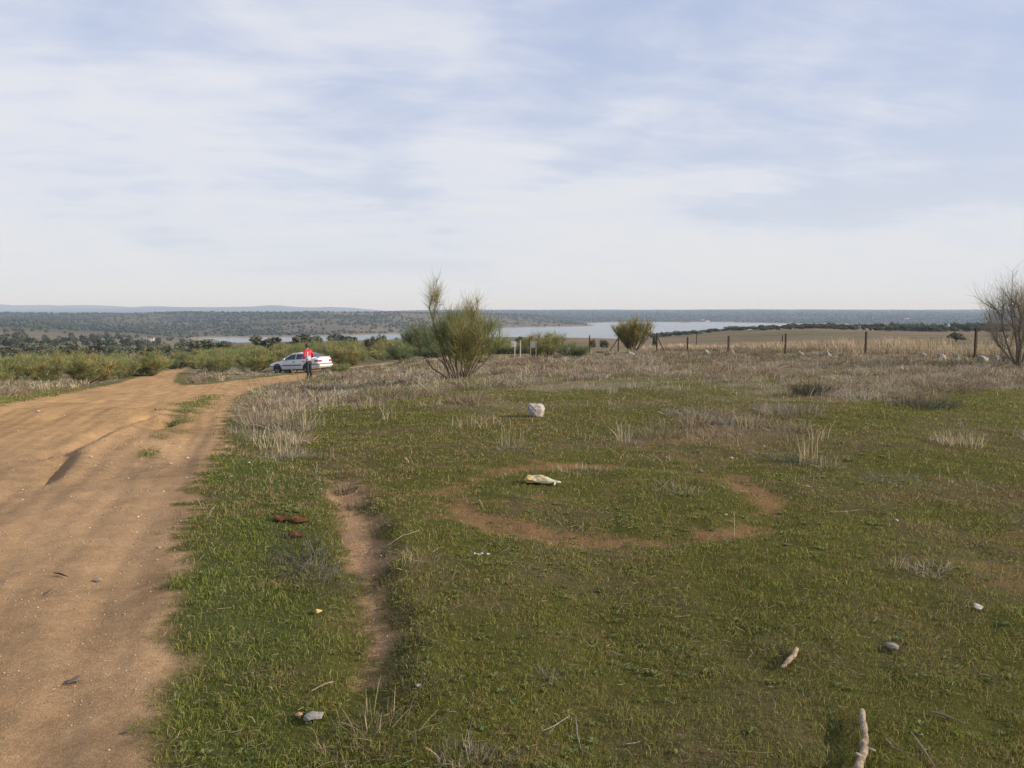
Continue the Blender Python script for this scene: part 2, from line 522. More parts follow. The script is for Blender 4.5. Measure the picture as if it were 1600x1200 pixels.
M_GROUND = vcol_mat('ground_cover_soil', 0.95, 0, [(120.0, 0.32), (38.0, 0.28), (7.0, 0.14)], (60.0, 0.8, 0.02), 0.05)
M_ROAD = vcol_mat('sandy_earth', 0.95, 0, [(150.0, 0.36), (45.0, 0.22), (14.0, 0.12), (2.2, 0.08)], (110.0, 0.9, 0.016), 0.05)
M_HILL = vcol_mat('far_hillside', 1.0, 0, [(0.03, 0.25), (0.006, 0.2)], None, 0.0)
M_BLADE = vcol_mat('grass_blade', 0.75, 0.35, None, None, 0.12)
M_STRAW = vcol_mat('dry_straw', 0.85, 0.25, None, None, 0.1)
M_TWIG = vcol_mat('broom_twig', 0.8, 0.18, None, None, 0.1)
M_BARK = vcol_mat('shrub_bark', 0.95, 0, None, None, 0.1)
M_LEAF = vcol_mat('oak_leaf', 0.7, 0.12, None, None, 0.2)
M_PEBBLE = vcol_mat('pebble', 0.9, 0, None, None, 0.2)
M_FARTREE = vcol_mat('far_tree', 1.0, 0, None, None, 0.0)


# ------------------------------------------------------------------ mesh helpers
def mesh_np(name, V, F=None, Q=None, col=None, smooth=False):
    """Mesh from numpy arrays: V (n,3), F triangles, Q quads, col per vertex (n,3)."""
    me = bpy.data.meshes.new(name)
    V = np.ascontiguousarray(V, np.float32)
    nt_, nq = (0 if F is None else len(F)), (0 if Q is None else len(Q))
    loops = []
    starts = []
    if nt_:
        loops.append(np.asarray(F, np.int32).ravel())
        starts.append(np.arange(nt_, dtype=np.int32) * 3)
    if nq:
        loops.append(np.asarray(Q, np.int32).ravel())
        starts.append(nt_ * 3 + np.arange(nq, dtype=np.int32) * 4)
    loops = np.concatenate(loops)
    starts = np.concatenate(starts)
    me.vertices.add(len(V))
    me.vertices.foreach_set('co', V.ravel())
    me.loops.add(len(loops))
    me.loops.foreach_set('vertex_index', loops)
    me.polygons.add(len(starts))
    me.polygons.foreach_set('loop_start', starts)
    if col is not None:
        ca = me.color_attributes.new('Col', 'FLOAT_COLOR', 'POINT')
        c4 = np.ones((len(V), 4), np.float32)
        c4[:, :3] = col
        ca.data.foreach_set('color', c4.ravel())
    if smooth:
        me.polygons.foreach_set('use_smooth', np.ones(len(starts), bool))
    me.update(calc_edges=True)
    return me


def link(name, me, mat=None, parent=None, loc=None):
    o = bpy.data.objects.new(name, me)
    COL.objects.link(o)
    if mat is not None and me is not None:
        me.materials.append(mat)
    if parent is not None:
        o.parent = parent
    if loc is not None:
        o.location = loc
    return o


def tag(o, label=None, cat=None, group=None, kind=None):
    if label:
        o['label'] = label
    if cat:
        o['category'] = cat
    if group:
        o['group'] = group
    if kind:
        o['kind'] = kind
    return o


def empty(name, loc, rz=0.0, label=None, cat=None, group=None):
    o = bpy.data.objects.new(name, None)
    COL.objects.link(o)
    o.location = loc
    o.rotation_euler = (0, 0, rz)
    o.empty_display_size = 0.3
    return tag(o, label, cat, group)


def strands(P, W, col, sides=2, flat_dir=None):
    """N strands of K points: P (N,K,3), W (N,K) half widths, col (N,3) or (N,K,3) -> V, Q, C."""
    N, K, _ = P.shape
    T = np.empty_like(P)
    T[:, 1:-1] = P[:, 2:] - P[:, :-2]
    T[:, 0] = P[:, 1] - P[:, 0]
    T[:, -1] = P[:, -1] - P[:, -2]
    T /= np.linalg.norm(T, axis=2, keepdims=True) + 1e-9
    rv = rng.normal(size=(N, 3)) if flat_dir is None else flat_dir
    A = np.cross(T, rv[:, None, :])
    A /= np.linalg.norm(A, axis=2, keepdims=True) + 1e-9
    if col.ndim == 2:
        col = np.repeat(col[:, None, :], K, axis=1)
    if sides == 2:
        V = np.stack([P - A * W[..., None], P + A * W[..., None]], axis=2)
    else:
        B = np.cross(T, A)
        ang = np.arange(sides) * 2 * math.pi / sides
        V = P[:, :, None, :] + W[:, :, None, None] * (A[:, :, None, :] * np.cos(ang)[None, None, :, None] + B[:, :, None, :] * np.sin(ang)[None, None, :, None])
    S = V.shape[2]
    C = np.repeat(col[:, :, None, :], S, axis=2)
    base = (np.arange(N) * K * S)[:, None, None]
    k = (np.arange(K - 1) * S)[None, :, None]
    if sides == 2:
        q = np.stack([base + k + 0, base + k + 1, base + k + S + 1, base + k + S], axis=-1)
    else:
        s = np.arange(S)[None, None, :]
        s2 = (s + 1) % S
        q = np.stack([base + k + s, base + k + s2, base + k + S + s2, base + k + S + s], axis=-1)
    return V.reshape(-1, 3), q.reshape(-1, 4), C.reshape(-1, 3)


def join_parts(parts):
    V, Q, C = [], [], []
    o = 0
    for v, q, c in parts:
        V.append(v)
        Q.append(q + o)
        C.append(c)
        o += len(v)
    return np.concatenate(V), np.concatenate(Q), np.concatenate(C)


def vary(base, n, amt=0.15, hue=0.06):
    base = np.asarray(base, float)
    b = 1 + rng.normal(size=(n, 1)) * amt
    h = 1 + rng.normal(size=(n, 3)) * hue
    return np.clip(base * b * h, 0.004, 0.9)


def unit(v):
    return v / (np.linalg.norm(v, axis=-1, keepdims=True) + 1e-9)


# ------------------------------------------------------------------ ground, road, hills: one sheet, cut by what covers it
def build_ground():
    tmax = math.atan(1.20)
    fine = np.linspace(-tmax, tmax, 1080)
    coarse_r = np.linspace(tmax, 2 * math.pi - tmax, 110)[1:-1]
    ang = np.concatenate([fine, coarse_r])
    r1 = np.exp(np.arange(math.log(0.9), math.log(70), 0.0062))
    r2 = np.exp(np.arange(math.log(70) + 0.012, math.log(24000), 0.0115))
    rad = np.concatenate([[0.05, 0.3, 0.6], r1, r2])
    A, D = np.meshgrid(ang, rad)
    X = D * np.sin(A)
    Y = D * np.cos(A)
    x, y = X.ravel(), Y.ravel()
    z = H(x, y)
    mk = masks(x, y)
    d = mk['d']
    n = len(x)
    nb2 = fbm(x, y, 0.9, 101, 4) - 0.5
    soil = np.array([0.19, 0.13, 0.072])
    thatch = np.array([0.145, 0.115, 0.055])
    olive = np.array([0.108, 0.106, 0.026])
    green = np.array([0.080, 0.112, 0.026])
    drys = np.array([0.22, 0.185, 0.135])
    dirt = np.array([0.375, 0.24, 0.130])
    dirt_o = np.array([0.46, 0.275, 0.118])
    gul = np.array([0.325, 0.20, 0.11])
    red = np.array([0.245, 0.132, 0.068])
    C = np.tile(olive, (n, 1))

    def mix(C, c, f):
        f = np.clip(f, 0, 1)[:, None]
        return C * (1 - f) + np.asarray(c) * f
    C = mix(C, thatch, sstep(-0.12, 0.14, nb2 + mk['nb'] * 0.5) * 0.75)
    C = mix(C, soil, sstep(0.12, 0.3, mk['n1'] + mk['n2'] * 0.5) * 0.5)
    C = mix(C, green, np.clip(mk['green'], 0, 1) * 0.6)
    C = C * (1 - 0.30 * sstep(26, 12, d))[:, None]  # shade in the gaps between blades, put into the near ground colour
    C = mix(C, drys, mk['dry'] * sstep(-0.25, 0.15, mk['n1'] + nb2 * 0.6) * 0.8)
    C = mix(C, red, np.maximum(mk['ring'], mk['bare'] * 0.9))
    C = mix(C, gul, mk['gully'])
    orange = sstep(9, 15, d)
    D_ = dirt * (1 - orange[:, None] * 0.55) + dirt_o * orange[:, None] * 0.55
    streak = fbm((x * 0.95 + y * 0.32), (y * 0.95 - x * 0.32) * 0.12, 0.22, 111, 4) - 0.5
    tread = (0.5 + 0.5 * np.sin((x * 0.95 + y * 0.32) * 26 + 5 * fbm(x, y, 2.5, 117, 2))) * sstep(0.45, 0.65, fbm(x * 0.95 + y * 0.32, (y * 0.95 - x * 0.32) * 0.08, 0.55, 119, 2))
    D_ = D_ * (1 + 0.42 * streak[:, None] + 0.30 * nb2[:, None] - 0.20 * tread[:, None] + 0.35 * mk['n2'][:, None])
    damp = sstep(0.10, 0.30, fbm(x, y, 1.6, 121, 4) - 0.5 + streak * 0.25)
    D_ = D_ * (1 - 0.18 * damp[:, None])
    C = C * (1 - mk['road'][:, None]) + D_ * mk['road'][:, None]
    # beyond the near field
    far = sstep(60, 110, d)
    plain = np.array([0.185, 0.135, 0.085])
    plain_g = np.array([0.135, 0.115, 0.060])
    f1 = fbm(x, y, 45, 131, 4)
    f2 = fbm(x, y, 420, 141, 4)
    f1 = f1 * 0.6 + fbm(x, y, 9, 133, 3) * 0.25 + fbm(x, y, 2.5, 135, 2) * 0.15
    P_ = plain * (1 - sstep(0.45, 0.6, f1)[:, None]) + plain_g * sstep(0.45, 0.6, f1)[:, None]
    Hc = np.array([0.105, 0.088, 0.054]) * (1 - sstep(0.42, 0.62, f2)[:, None]) + np.array([0.155, 0.118, 0.072]) * sstep(0.42, 0.62, f2)[:, None]
    hf = sstep(900, 1400, d)[:, None]
    vf = sstep(2300, 3000, d)[:, None] * 0.75
    Hc = Hc * (1 - vf) + np.array([0.050, 0.050, 0.042]) * vf
    P_ = P_ * (1 - hf) + Hc * hf
    C = C * (1 - far[:, None]) + P_ * far[:, None]
    mt_ = sstep(8500, 10000, d)[:, None]
    C = C * (1 - mt_) + np.array([0.05, 0.055, 0.06]) * mt_
    shore = sstep(-41.2, -43.0, z) * sstep(700, 900, d)
    C = mix(C, [0.26, 0.19, 0.12], shore * 0.8)
    V = np.stack([x, y, z], 1)
    nA, nR = len(ang), len(rad)
    i = np.arange(nR - 1)[:, None]
    j = np.arange(nA)[None, :]
    j2 = (j + 1) % nA
    Q = np.stack([i * nA + j, i * nA + j2, (i + 1) * nA + j2, (i + 1) * nA + j], -1).reshape(-1, 4)
    Q = Q[:, ::-1]
    fr = mk['road'][Q].mean(1)
    fd = d[Q].mean(1)
    sel_road = (fr > 0.5) & (fd < 75)
    sel_hill = fd > 1250
    sel_mtn = fd > 8800
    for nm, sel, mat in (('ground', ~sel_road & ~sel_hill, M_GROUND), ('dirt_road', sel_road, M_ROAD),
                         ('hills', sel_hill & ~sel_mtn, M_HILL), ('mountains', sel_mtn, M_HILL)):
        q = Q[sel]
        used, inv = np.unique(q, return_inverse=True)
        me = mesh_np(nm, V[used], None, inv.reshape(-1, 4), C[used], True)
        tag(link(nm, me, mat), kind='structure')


build_ground()

# ------------------------------------------------------------------ reservoir
WATER_Z = -43.4


def build_water():
    mt, t, out = new_mat('reservoir_water')
    p = node(t, 'ShaderNodeBsdfPrincipled')
    p.inputs['Base Color'].default_value = (0.10, 0.12, 0.13, 1)
    p.inputs['Roughness'].default_value = 0.22
    p.inputs['IOR'].default_value = 1.33
    geo = node(t, 'ShaderNodeNewGeometry')
    n = node(t, 'ShaderNodeTexNoise')
    n.inputs['Scale'].default_value = 0.05
    n.inputs['Detail'].default_value = 5
    t.links.new(geo.outputs['Position'], n.inputs['Vector'])
    b = node(t, 'ShaderNodeBump')
    b.inputs['Strength'].default_value = 0.06
    b.inputs['Distance'].default_value = 1.0
    t.links.new(n.outputs['Fac'], b.inputs['Height'])
    t.links.new(b.outputs[0], p.inputs['Normal'])
    t.links.new(p.outputs[0], out.inputs[0])
    xs = np.linspace(-3500, 6500, 60)
    ys = np.linspace(650, 3600, 40)
    X, Y = np.meshgrid(xs, ys)
    V = np.stack([X.ravel(), Y.ravel(), np.full(X.size, WATER_Z)], 1)
    i = np.arange(39)[:, None] * 60
    j = np.arange(59)[None, :]
    Q = np.stack([i + j, i + j + 1, i + 60 + j + 1, i + 60 + j], -1).reshape(-1, 4)
    tag(link('water', mesh_np('water', V, None, Q), mt), kind='structure')


build_water()

# ------------------------------------------------------------------ short turf
def polar_sample(n, r0, r1, tmax=1.15, power=1.0):
    """Points spread evenly over the view (uniform in log distance)."""
    r = np.exp(rng.uniform(math.log(r0), math.log(r1), n))
    a = rng.uniform(-math.atan(tmax), math.atan(tmax), n)
    return r * np.sin(a), r * np.cos(a)


def build_grass():
    n = 880000
    x, y = polar_sample(n, 1.5, 36)
    mk = masks(x, y)
    keep = (1 - mk['road']) * (1 - 0.95 * mk['gully']) * (1 - 0.85 * mk['ring']) * (1 - 0.7 * mk['bare']) * (1 - 0.55 * mk['dry'])
    clump = fbm(x, y, 0.16, 151, 3)
    keep *= 0.35 + 0.75 * sstep(0.35, 0.6, clump)
    k = rng.uniform(size=n) < keep
    x, y = x[k], y[k]
    mk = {a: b[k] for a, b in mk.items()}
    clump = clump[k]
    n = len(x)
    d = mk['d']
    z = H(x, y) - 0.004
    h = (0.010 + 0.026 * rng.random(n) ** 2.0) * (0.75 + 0.6 * clump) * (1 + 0.25 * mk['green']) * (1 + np.clip(d - 6, 0, 25) * 0.02)
    w = np.maximum(0.0011, d * 0.00036) * rng.uniform(0.7, 1.3, n)
    az = rng.uniform(0, 2 * math.pi, n)
    lean = rng.uniform(0.1, 1.1, n)
    dirv = np.stack([np.cos(az), np.sin(az), np.zeros(n)], 1)
    P = np.empty((n, 3, 3))
    P[:, 0] = np.stack([x, y, z], 1)
    P[:, 1] = P[:, 0] + dirv * (h * lean * 0.35)[:, None] + np.array([0, 0, 1]) * (h * 0.62)[:, None]
    P[:, 2] = P[:, 0] + dirv * (h * lean)[:, None] + np.array([0, 0, 1]) * (h * (1.0 - 0.2 * lean))[:, None]
    W = np.stack([w, w * 0.85, w * 0.12], 1)
    patch = fbm(x, y, 1.5, 161, 4) - 0.5 + (fbm(x, y, 0.35, 171, 3) - 0.5) * 0.6
    g1 = np.array([0.215, 0.216, 0.046])
    g2 = np.array([0.190, 0.208, 0.050])
    b1 = np.array([0.285, 0.215, 0.092])
    s1 = np.array([0.36, 0.29, 0.17])
    f = np.clip(mk['green'] * 0.75 + sstep(0.0, 0.3, -patch) * 0.35, 0, 1)[:, None]
    C = g1 * (1 - f) + g2 * f
    br = (rng.random(n) < np.clip(0.24 + 0.80 * sstep(-0.04, 0.28, patch) - 0.25 * mk['green'] + 0.3 * mk['dry'], 0, 0.9))
    C[br] = b1
    st = rng.random(n) < (0.045 + 0.14 * mk['dry'] + 0.05 * sstep(0, 0.3, patch))
    C[st] = s1
    C = np.clip(C * (1 + rng.normal(size=(n, 1)) * 0.27) * (1 + rng.normal(size=(n, 3)) * 0.08), 0.02, 0.7)
    # broad-leaved weeds: flat rosettes among the blades
    m = 2400
    wx, wy = polar_sample(m, 2.0, 14)
    wk = masks(wx, wy)
    kk = rng.random(m) < (1 - wk['road']) * (1 - wk['gully']) * (1 - wk['ring']) * sstep(0.42, 0.6, fbm(wx, wy, 0.9, 177, 3))
    wx, wy, wd = wx[kk], wy[kk], wk['d'][kk]
    wz = H(wx, wy)
    m, q = len(wx), 7
    aa = rng.uniform(0, 2 * math.pi, (m, 1)) + np.arange(q)[None] * 0.9 + rng.normal(size=(m, q)) * 0.25
    ll = rng.uniform(0.014, 0.036, (m, 1)) * rng.uniform(0.7, 1.2, (m, q)) * np.clip(wd / 5, 0.8, 1.6)[:, None]
    R_ = np.empty((m, q, 3, 3))
    for i_, (s_, u_) in enumerate(((0.05, 0.006), (0.6, 0.016), (1.0, 0.012))):
        R_[:, :, i_, 0] = wx[:, None] + np.cos(aa) * ll * s_
        R_[:, :, i_, 1] = wy[:, None] + np.sin(aa) * ll * s_
        R_[:, :, i_, 2] = wz[:, None] + u_
    R_ = R_.reshape(-1, 3, 3)
    lw = (ll * 0.22).reshape(-1)
    up = np.tile(np.array([[0.05, 0.05, 1.0]]), (m * q, 1))
    P = np.concatenate([P, R_])
    W = np.concatenate([W, np.stack([lw * 0.4, lw, lw * 0.15], 1)])
    C = np.concatenate([C, vary((0.15, 0.18, 0.055), m * q, 0.3, 0.1)])
    V, Q, Cc = strands(P, W, C, 2, np.concatenate([rng.normal(size=(n, 3)), up]))
    tag(link('grass', mesh_np('grass', V, None, Q, Cc), M_BLADE), kind='stuff')


def build_litter():
    """Loose straws and dead stalk ends lying in the turf."""
    n = 21000
    x, y = polar_sample(n, 2.0, 22)
    mk = masks(x, y)
    pat = fbm(x, y, 0.8, 181, 4)
    k = rng.random(n) < (1 - mk['road']) * (0.08 + 0.75 * sstep(0.48, 0.68, pat)) * (1 - 0.6 * mk['gully'])
    x, y = x[k], y[k]
    d = mk['d'][k]
    n = len(x)
    z = H(x, y) + rng.uniform(0.008, 0.035, n)
    L = rng.uniform(0.012, 0.05, n) * (1 + (rng.random(n) < 0.05) * 1.6)
    az = rng.uniform(0, 2 * math.pi, n)
    up = rng.normal(size=n) * 0.18
    bend = rng.normal(size=n) * 0.25
    t = np.linspace(-0.5, 0.5, 4)
    P = np.empty((n, 4, 3))
    for i, s in enumerate(t):
        b = bend * (0.25 - s * s)
        P[:, i, 0] = x + L * (np.cos(az) * s - np.sin(az) * b)
        P[:, i, 1] = y + L * (np.sin(az) * s + np.cos(az) * b)
        P[:, i, 2] = z + L * up * s
    w = np.maximum(0.0009, d * 0.00028) * rng.uniform(0.7, 1.5, n)
    W = np.stack([w, w, w, w * 0.6], 1)
    C = vary((0.33, 0.27, 0.165), n, 0.3, 0.06)
    gr = rng.random(n) < 0.3
    C[gr] = vary((0.24, 0.22, 0.19), int(gr.sum()), 0.25, 0.04)
    V, Q, Cc = strands(P, W, C, 3)
    tag(link('straw_litter', mesh_np('straw_litter', V, None, Q, Cc), M_STRAW), kind='stuff')


def tuft_strands(cx, cy, n, r, h, col, lean=0.5, w0=0.0022, curve=0.4, hvar=0.5, flat=False):
    """n dry stalks fanning out of one point; returns strands in world space."""
    a = rng.uniform(0, 2 * math.pi, n)
    rr = r * np.sqrt(rng.random(n))
    x, y = cx + rr * np.cos(a), cy + rr * np.sin(a)
    z = np.zeros(n) if flat else H(x, y) - 0.01
    hh = h * (1 - hvar * rng.random(n))
    out = a + rng.normal(size=n) * 0.8
    le = np.abs(rng.normal(size=n)) * lean
    P = np.empty((n, 4, 3))
    for i, s in enumerate((0, 0.35, 0.7, 1.0)):
        off = hh * le * (s * (1 - curve) + curve * s * s)
        P[:, i, 0] = x + np.cos(out) * off
        P[:, i, 1] = y + np.sin(out) * off
        P[:, i, 2] = z + hh * s * (1 - 0.25 * np.minimum(le, 1.5) * s)
    d = math.hypot(cx, cy)
    w = max(w0, d * 0.00030) * rng.uniform(0.6, 1.3, n)
    W = np.stack([w, w, w * 0.8, w * 0.35], 1)
    C = vary(col, n, 0.22, 0.05)
    return P, W, C


def build_dry_cover():
    """The merged belt of dead thistles, dry grass and grey scrub across the field."""
    Ps, Ws, Cs = [], [], []
    cand_x, cand_y = polar_sample(11500, 10, 62, 1.15)
    mk = masks(cand_x, cand_y)
    pat = fbm(cand_x, cand_y, 3.2, 191, 4)
    pat2 = fbm(cand_x, cand_y, 0.9, 201, 3)
    dens = mk['dry'] * (0.08 + 1.0 * sstep(0.42, 0.62, pat * 0.6 + pat2 * 0.4 + 0.10 * sstep(16, 30, mk['d'])))
    dens *= (signed(cand_x, cand_y, ROAD, 2.0) < -0.5) * (1 - mk['road'])
    keep = rng.random(len(cand_x)) < dens * 0.50
    kinds = fbm(cand_x, cand_y, 4.0, 211, 3) + rng.normal(size=len(cand_x)) * 0.10
    for x, y, kd, d in zip(cand_x[keep], cand_y[keep], kinds[keep], mk['d'][keep]):
        if kd < 0.54:
            col = ((0.38, 0.325, 0.245), (0.34, 0.275, 0.195), (0.27, 0.21, 0.145))[int(rng.integers(0, 3))]
            P, W, C = tuft_strands(x, y, int(rng.integers(30, 70)), rng.uniform(0.12, 0.38), rng.uniform(0.12, 0.30), col, 0.85, 0.0024, 0.2, 0.6, True)
        elif kd < 0.60:
            P, W, C = tuft_strands(x, y, int(rng.integers(14, 34)), rng.uniform(0.08, 0.28), rng.uniform(0.15, 0.36), (0.46, 0.385, 0.255), 0.4, 0.0020, 0.5, 0.6, True)
        else:
            col = (0.27, 0.20, 0.14) if rng.random() < 0.65 else (0.20, 0.185, 0.095)
            P, W, C = tuft_strands(x, y, int(rng.integers(40, 90)), rng.uniform(0.2, 0.5), rng.uniform(0.14, 0.36), col, 0.8, 0.0024, 0.2, 0.6, True)
        Ps.append(P)
        Ws.append(W)
        Cs.append(C)
    # low sparse dry stalks standing in the turf between the clumps
    n = 28000
    x, y = polar_sample(n, 5.0, 50, 1.15)
    mk = masks(x, y)
    pat = fbm(x, y, 1.3, 221, 4)
    k = rng.random(n) < (1 - mk['road']) * (1 - mk['gully']) * np.clip(0.02 + 0.30 * sstep(0.5, 0.7, pat) * sstep(6, 12, mk['d']) + 0.65 * mk['dry'], 0, 1)
    x, y, d = x[k], y[k], mk['d'][k]
    n = len(x)
    z = H(x, y) - 0.01
    h = rng.uniform(0.03, 0.14, n) * (1 + 0.6 * (rng.random(n) < 0.1))
    az = rng.uniform(0, 2 * math.pi, n)
    le = np.abs(rng.normal(size=n)) * 0.5
    P = np.empty((n, 4, 3))
    for i, s in enumerate((0, 0.35, 0.7, 1.0)):
        P[:, i, 0] = x + np.cos(az) * h * le * s * s
        P[:, i, 1] = y + np.sin(az) * h * le * s * s
        P[:, i, 2] = z + h * s
    w = np.maximum(0.0012, d * 0.00030)
    Ps.append(P)
    Ws.append(np.stack([w, w, w * 0.8, w * 0.4], 1))
    Cs.append(vary((0.38, 0.32, 0.225), n, 0.25, 0.05))
    nc = sum(len(q) for q in Ps[:-1])
    Pa = np.concatenate(Ps)
    Pa[:nc, :, 2] += (H(Pa[:nc, 0, 0], Pa[:nc, 0, 1]) - 0.01)[:, None]
    V, Q, C = strands(Pa, np.concatenate(Ws), np.concatenate(Cs), 2)
    tag(link('dry_grass', mesh_np('dry_grass', V, None, Q, C), M_STRAW), kind='stuff')


FENCE_A, FENCE_D = np.array(at(1523, 30.0)), np.array(at(1026, 57.5))


def build_tall_straw():
    """The pale waist-high grass standing along and behind the fence."""
    n = 42000
    t = rng.uniform(-0.35, 1.25, n)
    off = rng.uniform(0.2, 1.0, n) ** 1.2 * 16
    base = FENCE_A[None] + (FENCE_D - FENCE_A)[None] * t[:, None]
    nrm = np.array([0.35, 0.94])
    p = base + nrm[None] * (0.8 + off)[:, None]
    x, y = p[:, 0], p[:, 1]
    pat = fbm(x, y, 4.5, 231, 4)
    pat = pat * 0.65 + fbm(x, y, 0.9, 233, 3) * 0.35
    k = rng.random(n) < 0.06 + 0.80 * sstep(0.47, 0.60, pat)
    x, y, pat = x[k], y[k], pat[k]
    n = len(x)
    d = np.hypot(x, y)
    z = H(x, y) - 0.02
    h = rng.uniform(0.12, 0.75, n) * (0.35 + 1.0 * sstep(0.44, 0.64, pat)) * np.interp(t[k], [-.35, 0.0, 0.28, 0.45, 1.25], [0.9, 1.05, 0.95, 0.62, 0.62])
    az = rng.normal(size=n) * 1.2 + math.pi
    le = np.abs(rng.normal(size=n)) * 0.28
    P = np.empty((n, 4, 3))
    for i, s in enumerate((0, 0.4, 0.75, 1.0)):
        P[:, i, 0] = x + np.cos(az) * h * le * s * s
        P[:, i, 1] = y + np.sin(az) * h * le * s * s
        P[:, i, 2] = z + h * s * (1 - 0.12 * s * le)
    w = np.maximum(0.003, d * 0.00022)
    W = np.stack([w, w, w * 1.1, w * 0.5], 1)
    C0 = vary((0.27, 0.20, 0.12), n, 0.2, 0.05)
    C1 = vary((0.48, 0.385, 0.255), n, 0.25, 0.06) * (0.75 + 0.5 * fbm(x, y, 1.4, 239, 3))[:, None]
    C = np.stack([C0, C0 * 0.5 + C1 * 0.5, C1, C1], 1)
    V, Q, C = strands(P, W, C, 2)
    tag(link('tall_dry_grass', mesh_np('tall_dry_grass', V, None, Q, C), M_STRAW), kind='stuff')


def ico(sub):
    bm = bmesh.new()
    bmesh.ops.create_icosphere(bm, subdivisions=sub, radius=1)
    V = np.array([v.co[:] for v in bm.verts])
    F = np.array([[v.index for v in f.verts] for f in bm.faces])
    bm.free()
    return V, F


ICO1 = ico(1)
ICO2 = ico(2)
ICO3 = ico(3)


def build_gravel():
    """Grit and small stones on the road, in the gully and on bare soil."""
    n = 34000
    x, y = polar_sample(n, 1.9, 16)
    mk = masks(x, y)
    pat = fbm(x, y, 0.7, 241, 4)
    k = rng.random(n) < np.clip(mk['road'] * (0.08 + 0.6 * sstep(0.42, 0.62, pat) * sstep(3.2, 1.2, -signed(x, y, ROAD, 3) * 0 + np.abs(signed(x, y, ROAD, 3)))) + 0.9 * mk['gully'] + 0.25 * mk['ring'], 0, 1)
    x, y = x[k], y[k]
    d = mk['d'][k]
    n = len(x)
    s = rng.uniform(0.002, 0.0062, n) * (1 + 1.1 * (rng.random(n) < 0.015)) * np.clip(d / 5, 0.8, 2)
    z = H(x, y) + s * 0.15
    V0, F0 = ICO1
    V = V0[None] * (1 + rng.normal(size=(n, len(V0), 1)) * 0.15) * np.stack([s * rng.uniform(0.8, 1.5, n), s * rng.uniform(0.8, 1.3, n), s * 0.6], 1)[:, None]
    V = V + np.stack([x, y, z], 1)[:, None]
    F = F0[None] + (np.arange(n) * len(V0))[:, None, None]
    C = vary((0.34, 0.25, 0.17), n, 0.25, 0.06)
    pale = rng.random(n) < 0.05
    C[pale] = vary((0.55, 0.48, 0.40), int(pale.sum()), 0.15, 0.04)
    C = np.repeat(C, len(V0), 0)
    tag(link('gravel', mesh_np('gravel', V.reshape(-1, 3), F.reshape(-1, 3), None, C), M_PEBBLE), kind='stuff')


build_grass()
build_litter()
build_dry_cover()
build_tall_straw()
build_gravel()


